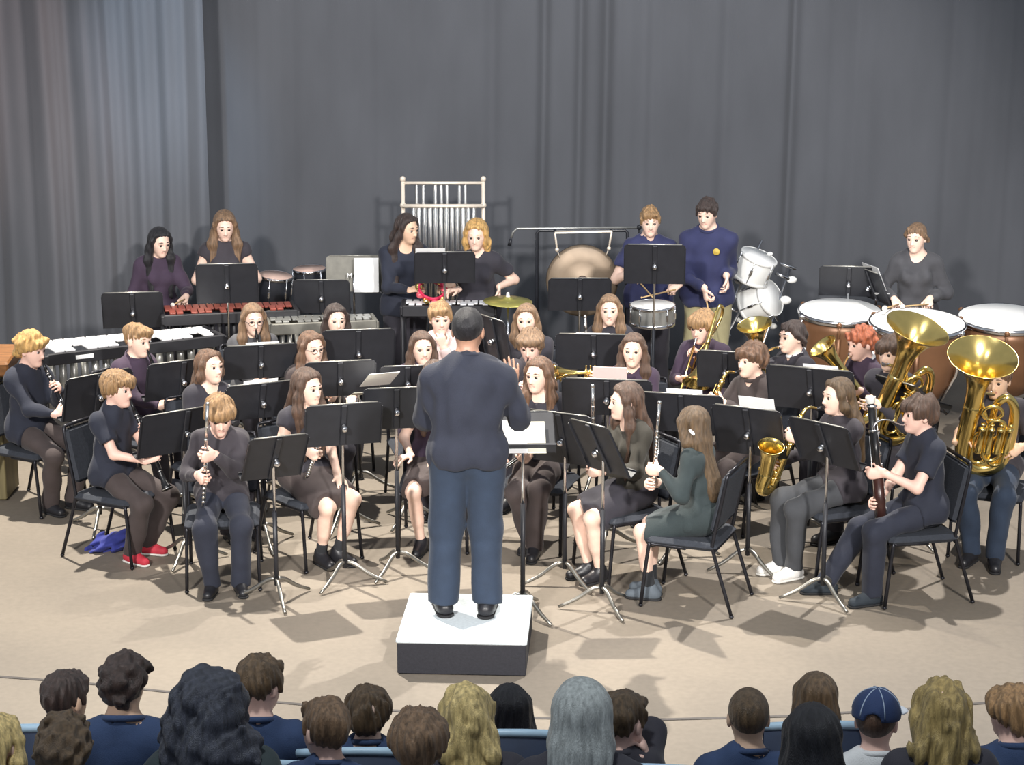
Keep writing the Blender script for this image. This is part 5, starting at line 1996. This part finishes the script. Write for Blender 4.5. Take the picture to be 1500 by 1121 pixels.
hands = {'R': dict(w=tc + np.array((-.17, .05, -.01)), fd=np.array((.9, -.2, .2)), pn=np.array((.1, .4, -.7)), curl=.8), 'L': dict(w=tc + np.array((.16, .09, .02)), fd=np.array((-.9, -.2, -.1)), pn=np.array((0, .3, -.8)), curl=.6)}
person('dark-haired girl in black turning her head while holding a red tambourine', k, 'tan', 'long', 'darkbrown', 'long', 'blackblue', 'trousers', 'black', 'black', hands, ln=.32, neck='scoop')
k = skeleton(697, 325, -4, 'stand', s=.92, girl=True, head=(-4, 12), lean=2)
hands = {'R': dict(w=at_y(672, 424, k.base[1] - .26), fd=np.array((-.8, -.4, 0)), pn=-UP, curl=.6), 'L': dict(w=at_y(731, 420, k.base[1] - .10), fd=np.array((0, -.2, -1)), pn=np.array((-1, 0, 0)), curl=.4)}
person('girl with shoulder-length wavy blond hair standing by the cymbal', k, 'fair', 'bob', 'blond', 'tee', 'black', 'trousers', 'black', 'black', hands, neck='vee', vol=1.15)
k = skeleton(953, 305, 0, 'stand', s=.965, head=(0, 10), lean=3)
h1, h2 = at_y(938, 412, k.base[1] - .30), at_y(984, 428, k.base[1] - .32)
stick(h1 + np.array((-.03, .0, .02)), at_y(958, 438, k.base[1] - .42), 'drumstick in the hand nearer the gong, over the snare drum')
stick(h2 + np.array((.03, .0, .02)), at_y(940, 436, k.base[1] - .42), 'drumstick in the hand nearer the navy sweater, over the snare drum')
hands = {'R': dict(w=h1 + np.array((-.05, .05, .06)), fd=np.array((.5, -.4, -.6)), pn=np.array((.5, .2, -.6)), curl=.9, pole=np.array((-.5, .3, -.7))), 'L': dict(w=h2 + np.array((.06, .05, .05)), fd=np.array((-.7, -.4, -.4)), pn=np.array((-.4, .2, -.7)), curl=.9, pole=np.array((.5, .3, -.7)))}
person('short-haired fair boy with prominent ears standing at the snare drum', k, 'fair', 'short', 'sandy', 'tee', 'navy', 'trousers', 'black', 'black', hands, vol=.98)
k = skeleton(1034, 293, -12, 'stand', s=1.03, head=(-12, 18), lean=3)
h1, h2 = at_y(1034, 440, k.base[1] - .28), at_y(1066, 418, k.base[1] - .20)
stick(h1 + np.array((0, .02, .03)), at_y(1044, 492, k.base[1] - .34), 'pale drumstick pointing down from the hand of the boy in navy')
hands = {'R': dict(w=h1 + np.array((-.01, .04, .09)), fd=np.array((.15, -.3, -.9)), pn=np.array((.9, .2, 0)), curl=.9), 'L': dict(w=h2 + np.array((-.01, .03, .07)), fd=np.array((.1, -.2, -.9)), pn=np.array((-.9, 0, 0)), curl=.6, pole=-k.f - UP * .4)}
person('boy in navy quarter-zip sweater with gold crest and khaki trousers', k, 'fair', 'short', 'darkbrown', 'long', 'navy', 'trousers', 'khaki', 'black', hands, collar='navy', emblem=True)
k = skeleton(1342, 328, -8, 'stand', s=.91, girl=True, head=(-22, 10), lean=2)
h1, h2 = at_y(1316, 448, k.base[1] - .26), at_y(1360, 448, k.base[1] - .26)
stick(h1 + np.array((.0, .0, .01)), at_y(1296, 452, k.base[1] - .55), 'timpani mallet in the hand nearer the music stand', 'mallet', .022, 'mallet')
stick(h2 + np.array((.0, .0, .01)), at_y(1322, 449, k.base[1] - .40), 'timpani mallet held level in front of the grey sweater', 'mallet', .018, 'mallet')
hands = {'R': dict(w=h1 + np.array((-.02, .08, .04)), fd=np.array((.1, -.8, -.4)), pn=-UP, curl=.95), 'L': dict(w=h2 + np.array((.02, .08, .04)), fd=np.array((-.2, -.8, -.4)), pn=-UP, curl=.95)}
person('girl in loose dark grey sweater standing behind the timpani', k, 'fair', 'bun', 'lightbrown', 'long', 'charcoal', 'trousers', 'black', 'black', hands, neck='scoop')

# ------------------------------------------------------------------ music stands on the stage
stand(195, 453, 15.25, 8, 'music stand with a shiny top edge before the small dark-haired girl', 22, .46)
stand(333, 414, 15.0, 6, 'music stand hiding the waist of the tall girl at the marimba', 14, .46)
stand(518, 403, 16.0, 182, 'music stand facing the hall with a bright white sheet on its right', 8, .44, .30, m=mat('lit_grey_desk', srgb(112, 110, 102), .5, .2, .15))  # desk colour lightened to stand in for light on its front
stand(472, 433, 15.6, 0, 'dark music stand back below the stand with the white sheet', 14, .44, .28)
stand(651, 391, 15.2, 4, 'music stand between the two girls by the chimes', 16, .46, .26)
stand(849, 430, 15.3, 0, 'music stand directly in front of the gong', 14, .48, .27)
stand(959, 386, 15.06, -4, 'music stand with shining edge at the chest of the snare drummer', 14, .46, .32)
stand(1243, 411, 15.72, -8, 'dark music stand standing over the leftmost timpani', 24, .46, .28)
stand(1284, 418, 15.62, -72, 'music stand seen edge-on beside the girl in the grey sweater', 24, .42, .28)
stand(381, 528, 13.35, 14, 'music stand level with the arm of the girl in grey sleeves', 18, .50, .26)
stand(524, 514, 13.62, 10, 'tall music stand hiding the chin of the dark-haired girl', 14, .50, .34)
stand(497, 553, 12.75, 12, 'music stand at the mouth of the chestnut-haired girl with glasses', 14, .46, .25)
stand(264, 554, 13.05, 30, 'music stand of the clarinetist before the vibraphone', 18, .50, .28)
stand(138, 577, 12.75, 44, 'music stand of the curly blond clarinetist', 14, .50, .30)
stand(381, 585, 12.40, 24, 'music stand of the girl in the round-necked top', 20, .48, .26)
stand(267, 629, 12.10, 36, 'music stand of the clarinetist in red sneakers', 18, .62, .30)
stand(400, 668, 11.35, 24, 'slanting music stand beside the boy with the upright flute', 34, .36, .36)
stand(501, 620, 11.66, 16, 'music stand with a silver knob in front of the girl in the skirt', 16, .46, .28)
stand(580, 596, 11.85, 8, 'music stand left of the conductor\'s elbow, lower of two', 16, .40, .28)
stand(596, 556, 12.88, 8, 'small visible corner of a music stand behind the conductor\'s arm', 16, .36, .22)
stand(766, 635, 11.10, 182, 'conductor\'s low flat music stand holding his white score', 62, .36, .34)
stand(870, 514, 13.6, -5, 'wide music stand in front of the smiling blonde girl', 14, .52, .27)
stand(733, 497, 13.72, -58, 'grey-green music stand seen on edge beside the conductor\'s ear', 12, .34, .32)
stand(890, 580, 12.3, -8, 'music stand with a pink folder on its top edge', 18, .56, .26)
stand(828, 640, 11.65, -26, 'music stand beside the chestnut-haired girl next to the conductor', 20, .42, .36)
stand(884, 655, 11.20, -46, 'steeply turned music stand before the girl in the cardigan', 30, .32, .38)
stand(1000, 603, 12.2, -14, 'music stand behind the head of the girl turned away', 20, .52, .28)
stand(1100, 630, 11.9, -26, 'music stand in front of the saxophonist with the open collar', 24, .44, .36)
stand(1190, 568, 12.5, -22, 'dark music stand shared before the red-haired boy', 22, .56, .32)
stand(1064, 540, 13.2, -14, 'music stand right of the trombone player\'s face', 18, .38, .28)
stand(1213, 648, 11.35, -44, 'music stand between the bassoon and the gold saxophone bell', 28, .42, .32)
stand(1340, 576, 12.45, -58, 'music stand seen from above in front of the tilted tuba', 52, .40, .34)


def sheet(u, v, y, yaw, tilt, w, h, label, m=M_PAPER, name='sheet_music', cat='sheet music', th=.002, off=0.0):
    p = at_y(u, v, y)
    B = rotz(math.radians(yaw)) @ rotx(math.radians(tilt))
    mb = MB()
    for i in range(3):
        mb.box(B @ np.array((.0015 * i, off + .0015 * i, -.001 * i)), (w, th * .6, h), B)
    o = mb.build(name, m, None)
    o.location = tuple(p)
    tag(o, label, cat)
    return o


sheet(537, 403, 15.95, 182, 8, .19, .27, 'bright white sheet on the stand facing the hall')
# the painted letter on the desk left of the sheet
p = at_y(512, 404, 15.965)
mb = MB()
B = rotz(math.radians(182)) @ rotx(math.radians(8))
for (x0, z0, x1, z1) in ((-.016, -.02, -.016, .02), (-.016, .02, 0, -.004), (0, -.004, .016, .02), (.016, .02, .016, -.02)):
    mb.tube([B @ np.array((x0, 0, z0)), B @ np.array((x1, 0, z1))], .0042, 6)
o = mb.build('stencil_letter', M_PAPER, None); o.location = tuple(p)
tag(o, 'white stencilled M on the stand facing the hall', 'letter')
sheet(752, 640, 11.06, 182, 62, .17, .27, 'white score page lying open on the conductor\'s stand')
sheet(786, 641, 11.055, 182, 62, .10, .26, 'grey-white score page beside the brighter page of the conductor\'s score', mat('grey_paper', srgb(196, 194, 180), .8, 0, .03))
sheet(893, 551, 12.32, -8, 12, .21, .12, 'pale pink folder standing on the stand before the girl with straight brown hair', mat('pink_folder', srgb(220, 192, 186), .7, 0, .04), 'folder', 'folder', .01)
sheet(630, 373, 15.24, 4, 30, .22, .12, 'white music page topping the stand between the two girls by the chimes')
sheet(1280, 405, 15.64, -72, 24, .26, .20, 'white page edge on the stand beside the grey sweater')
sheet(1296, 433, 15.58, -20, 66, .14, .12, 'white page lying flat behind the timpani rim')
sheet(556, 556, 12.6, 20, 60, .20, .26, 'white music page lying open between the stands and the conductor\'s arm')
sheet(534, 577, 12.4, 12, 72, .16, .18, 'grey music page lying flat beside the stand with the silver knob', mat('grey_paper', srgb(196, 194, 180), .8, 0, .03))

for (u, v, y, yaw, tilt, lab) in ((384, 510, 13.37, 14, 18, 'white music page peeping over the stand of the girl in grey sleeves'), (868, 497, 13.62, -5, 14, 'white music page peeping over the wide stand before the smiling blonde girl'),
                                  (960, 365, 15.08, -4, 14, 'white music page peeping over the snare drummer\'s stand'), (1003, 580, 12.22, -14, 20, 'white music page peeping over the stand behind the girl turned away'),
                                  (1203, 544, 12.52, -22, 22, 'white music page peeping over the dark stand before the red-haired boy'), (380, 566, 12.42, 24, 20, 'white music page peeping over the stand of the girl in the round-necked top'),
                                  (1110, 592, 11.92, -26, 24, 'white music page peeping over the stand of the saxophonist with the open collar')):
    sheet(u, v + 14, y, yaw, tilt, .22, .24, lab, off=.0)

# blue cloth bundle below the clarinetist's chair
c = at_z(163, 806, 0)
pr = [ell(c + np.array((0, .02, .02)), (.115, .09, .075)), ell(c + np.array((.05, .05, .05)), (.07, .06, .06)), ell(c + np.array((-.08, -.02, .0)), (.08, .06, .035)), halfspace((0, 0, .003), UP, .004)]
V, Q = surf(pr, .007, folds(.016, 75, 4, 1.0))
o = link('cloth_bundle', mesh_np('cloth_bundle', V - c, Q, [cloth('royal_blue', (44, 52, 128))]), loc=c)
tag(o, 'crumpled royal-blue cloth bundle on the floor under the clarinetist\'s chair', 'cloth')
# dark backpack behind
c = at_z(258, 737, 0)
pr = [ell(c + np.array((0, 0, .06)), (.11, .07, .11)), ell(c + np.array((.0, -.05, .05)), (.07, .05, .06)), halfspace((0, 0, .003), UP, .004)]
V, Q = surf(pr, .008, folds(.006, 30, 8))
o = link('bag', mesh_np('bag', V - c, Q, [cloth('grey_bag', (70, 72, 80))]), loc=c)
tag(o, 'small grey bag on the floor behind the boy with the upright flute', 'bag')

# wooden cabinet at the left edge
p0 = at_y(6, 530, 13.55)
root = empty('wooden_cabinet', (p0[0] - .03, 13.55, 0), 'tall wooden cabinet with an orange-brown top at the edge of the stage', 'cabinet')
z_ = p0[2]
mb = MB(); mb.box((p0[0] - .09, 13.55, z_ * .5 - .03), (.20, .36, z_ - .08), None, 0, .006); part(mb, 'body', mat('olive_wood', srgb(112, 102, 70), .6, 0, .2, 8, stretch=(4, 4, .5)), root)
mb = MB(); mb.box((p0[0] - .075, 13.55, z_ + .01), (.30, .40, .10), rotx(.12), 0, .012); part(mb, 'top', mat('orange_wood', srgb(124, 82, 44), .5, 0, .25, 9, stretch=(1, 6, 6)), root)

# ------------------------------------------------------------------ the audience, seen from behind
M_SHELL = mat('blue_seat_shell', srgb(176, 204, 224), 0.4, 0, 0.05)
M_SEATB = mat('navy_seat_back', srgb(40, 52, 76), 0.7, 0, 0.1)
_seat = None


def hall_seat(loc, label):
    """stackable hall seat with a pale rounded shell rim"""
    global _seat
    if _seat is not None:
        r = _seat.copy(); COL.objects.link(r); r.location = loc; r['label'] = label
        for ch in list(_seat.children):
            d = ch.copy(); d.parent = r; COL.objects.link(d)
        return r
    root = empty('hall_seat', loc, label, 'seat')
    N = 15
    vs, fs = [], []
    mb = MB()
    for i in range(N):
        t = -1 + 2 * i / (N - 1)
        x = .235 * t
        yb = -.30 + .05 * t * t
        top = 1.02 - .03 * t * t
        for (yy, zz) in ((yb + .02, .40), (yb, .60), (yb - .02, top), (yb + .005, top), (yb + .03, .60), (yb + .05, .40)):
            vs.append((x, yy, zz))
    for i in range(N - 1):
        for j in range(5):
            a = i * 6 + j
            fs.append((a, a + 1, a + 7, a + 6))
    mb.add(vs, fs)
    mb.build('backrest', M_SEATB, root)
    mb = MB()
    mb.tube([(.235 * t, -.30 + .05 * t * t - .008, 1.02 - .03 * t * t) for t in np.linspace(-1, 1, 15)], .017, 8)
    mb.build('back_rim', M_SHELL, root)
    mb = MB(); mb.box((0, -.03, .405), (.46, .46, .05), None, 0, .02); mb.build('cushion', M_SEATB, root)
    for sx in (-.2, .2):
        for yy in (-.24, .17):
            mb = MB(); mb.tube([(sx, yy, .39), (sx * 1.08, yy * 1.1, .01)], .012, 8); mb.build('leg', M_STEEL, root)
    _seat = root
    return root


AUD = [  # u, v, depth, hair, colour, skin, shirt, head yaw, length, volume, label, seat label
    (95, 985, 7.45, 'short', 'darkbrown', 'tan', 'audnavy', -30, 0, .96, 'short-haired boy looking right, first along the far audience row', 'hall seat of the boy looking right at the start of the far row'),
    (182, 964, 7.00, 'curly', 'darkbrown', 'tan', 'audnavy', -14, 0, .88, 'boy with a round mop of dark curls in the far audience row', 'hall seat of the boy with the round mop of curls'),
    (308, 984, 6.50, 'bigcurl', 'softblack', 'fair', 'teal', 0, .30, 1, 'woman with a large mass of long dark curls in the audience', 'hall seat of the woman with long dark curls'),
    (380, 963, 7.15, 'short', 'olivebrown', 'pink', 'audnavy', -25, 0, .98, 'boy with cropped light-brown hair behind the long dark curls', 'hall seat of the boy beyond the long dark curls'),
    (92, 1054, 6.45, 'curly', 'olivebrown', 'fair', 'teal', 5, 0, .98, 'brown-haired head at the bottom edge below the short-haired boy', 'hall seat of the brown-haired person nearest the corner'),
    (-6, 1046, 6.65, 'long', 'palegold', 'fair', 'black', -20, .2, 1, 'pale blond head cut by the edge of the picture', 'hall seat of the pale blond person cut by the picture edge'),
    (474, 1026, 6.75, 'short', 'lightbrown', 'pink', 'audnavy', 38, 0, .96, 'fair short-haired boy turning his head so one ear shows', 'hall seat of the fair boy whose ear shows'),
    (540, 1008, 7.20, 'mop', 'olivebrown', 'fair', 'audnavy', -12, 0, .88, 'boy with tousled dark-brown hair beside the fair boy with the ear showing', 'hall seat of the boy with tousled dark-brown hair'),
    (612, 1043, 6.40, 'mop', 'lightbrown', 'fair', 'black', 0, 0, 1.08, 'large brown-haired head in front of the podium at the bottom edge', 'hall seat of the large brown-haired head'),
    (684, 1004, 6.85, 'halfup', 'palegold', 'fair', 'black', 5, .24, 1, 'girl with pale blond half-tied hair beside the sleek black-haired one', 'hall seat of the girl with pale half-tied hair'),
    (746, 1003, 7.35, 'straightback', 'black', 'fair', 'audnavy', 0, .16, .86, 'girl with sleek straight black hair beside the podium corner', 'hall seat of the girl with sleek black hair'),
    (852, 1000, 6.45, 'straightback', 'grey', 'fair', 'black', -3, .40, 1.10, 'woman with long silver-grey hair in the audience', 'hall seat of the silver-haired woman'),
    (914, 1016, 7.10, 'short', 'olivebrown', 'pink', 'black', -35, 0, 1.0, 'man resting his cheek beside the silver-haired woman', 'hall seat of the man resting his cheek'),
    (1097, 1008, 6.95, 'buzz', 'olivebrown', 'tan', 'audnavy', 0, 0, 1, 'boy with close-cropped hair and both ears showing in the audience', 'hall seat of the boy with close-cropped hair'),
    (1194, 986, 7.40, 'straightback', 'olivebrown', 'fair', 'black', 10, .10, .80, 'smooth brown-haired head behind the long black hair', 'hall seat of the smooth brown-haired person'),
    (1190, 1034, 6.60, 'straightback', 'black', 'fair', 'black', 0, .34, 1.02, 'person with long glossy black hair spreading over the shoulders', 'hall seat of the person with glossy black hair'),
    (1286, 1014, 7.00, 'buzz', 'brown', 'pink', 'white', -18, 0, 1, 'boy wearing a navy cap with a white front panel', 'hall seat of the boy in the cap'),
    (1380, 997, 6.65, 'halfup', 'olivegold', 'fair', 'black', 2, .32, 1, 'girl with long wavy golden hair tied halfway', 'hall seat of the girl with wavy golden hair'),
    (1484, 1004, 6.95, 'mop', 'sandy', 'pink', 'audnavy', 30, 0, .92, 'fair tousled-haired boy at the end of the far audience row', 'hall seat of the fair tousled-haired boy'),
]
# low riser under the rear seats
mb = MB()
mb.box((0, 5.6, .06), (12, 2.55, .12), None, 0, .005)
o = mb.build('trim_2', mat('riser_grey', srgb(110, 106, 102), .8))
tag(o, kind='structure')
for (u, v, yy, hs, hc, skn, sh, hyw, ln, vol, lab, slab) in AUD:
    z0 = .12 if yy < 6.8 else 0.0
    zt = at_y(u, v, yy)[2]
    s = (zt - z0 - .61) / .72
    hq = .93
    if vol < .95:
        hq, vol = .93 * vol / .97, .97
    k = skeleton(u, v, 180, s=s, lean=2, head=(hyw, 4), feet=((.02, 0), (.02, 0)), z0=z0, hq=hq, raw=True)
    hands = None
    if lab.startswith('man resting'):
        hands = {'R': dict(w=k.H(.06, -.10, -.16), fd=UP * .8 + k.l * .3, pn=k.l, curl=.8, pole=k.f * .5 - UP - k.l * .5)}
    b = person(lab, k, skn, hs, hc, 'long', sh, 'trousers', 'black', 'black', hands, h=.013, hh=.0062, ln=ln or .25, vol=vol, brow=False, collar=sh if hs in ('short', 'mop', 'curly', 'buzz') else None)
    if 'navy cap' in lab:
        org = k.base
        Rr = np.stack((k.hf, k.hl, k.hu), 1)
        M_CAP, M_CAPW = cloth('cap_navy', (36, 54, 92)), cloth('cap_white', (226, 230, 236))
        V, Q = surf([ell(k.H(-.012, 0, .040), np.array((.112, .096, .102)) * k.q, Rr), halfspace(k.H(0, 0, .020), k.hu + .12 * k.hf, .006), rc(k.H(-.115, -.0, .035), k.H(-.115, 0, .035), .03, op='s', k=.006)], .006)
        cv = (V[Q].mean(1) - k.H(.012, 0, 0)) @ k.hf
        cap = link('cap', mesh_np('cap', V - org, Q, [M_CAP, M_CAPW], (cv > .016).astype(np.int32)), b)
        V, Q = surf([rc(k.H(.085, -.05, .028), k.H(.085, .05, .028), .05, flat=(k.hu, .16)), rc(k.H(.11, -.04, .022), k.H(.11, .04, .022), .055, flat=(k.hu, .14))], .006)
        link('visor', mesh_np('visor', V - org, Q, [M_CAPW]), cap)
        for i in range(6):
            a = math.pi * i / 3 + .5
            mb = MB()
            mb.tube([k.H(-.012 + .113 * math.cos(a) * math.cos(t), .097 * math.sin(a) * math.cos(t), .040 + .103 * math.sin(t)) for t in np.linspace(.1, 1.5, 8)], .0022, 5)
            mb.build('seam', mat('cap_stitching', srgb(150, 165, 185), .8), cap, org)
    hall_seat((k.base[0], k.base[1] + .02, z0), slab)
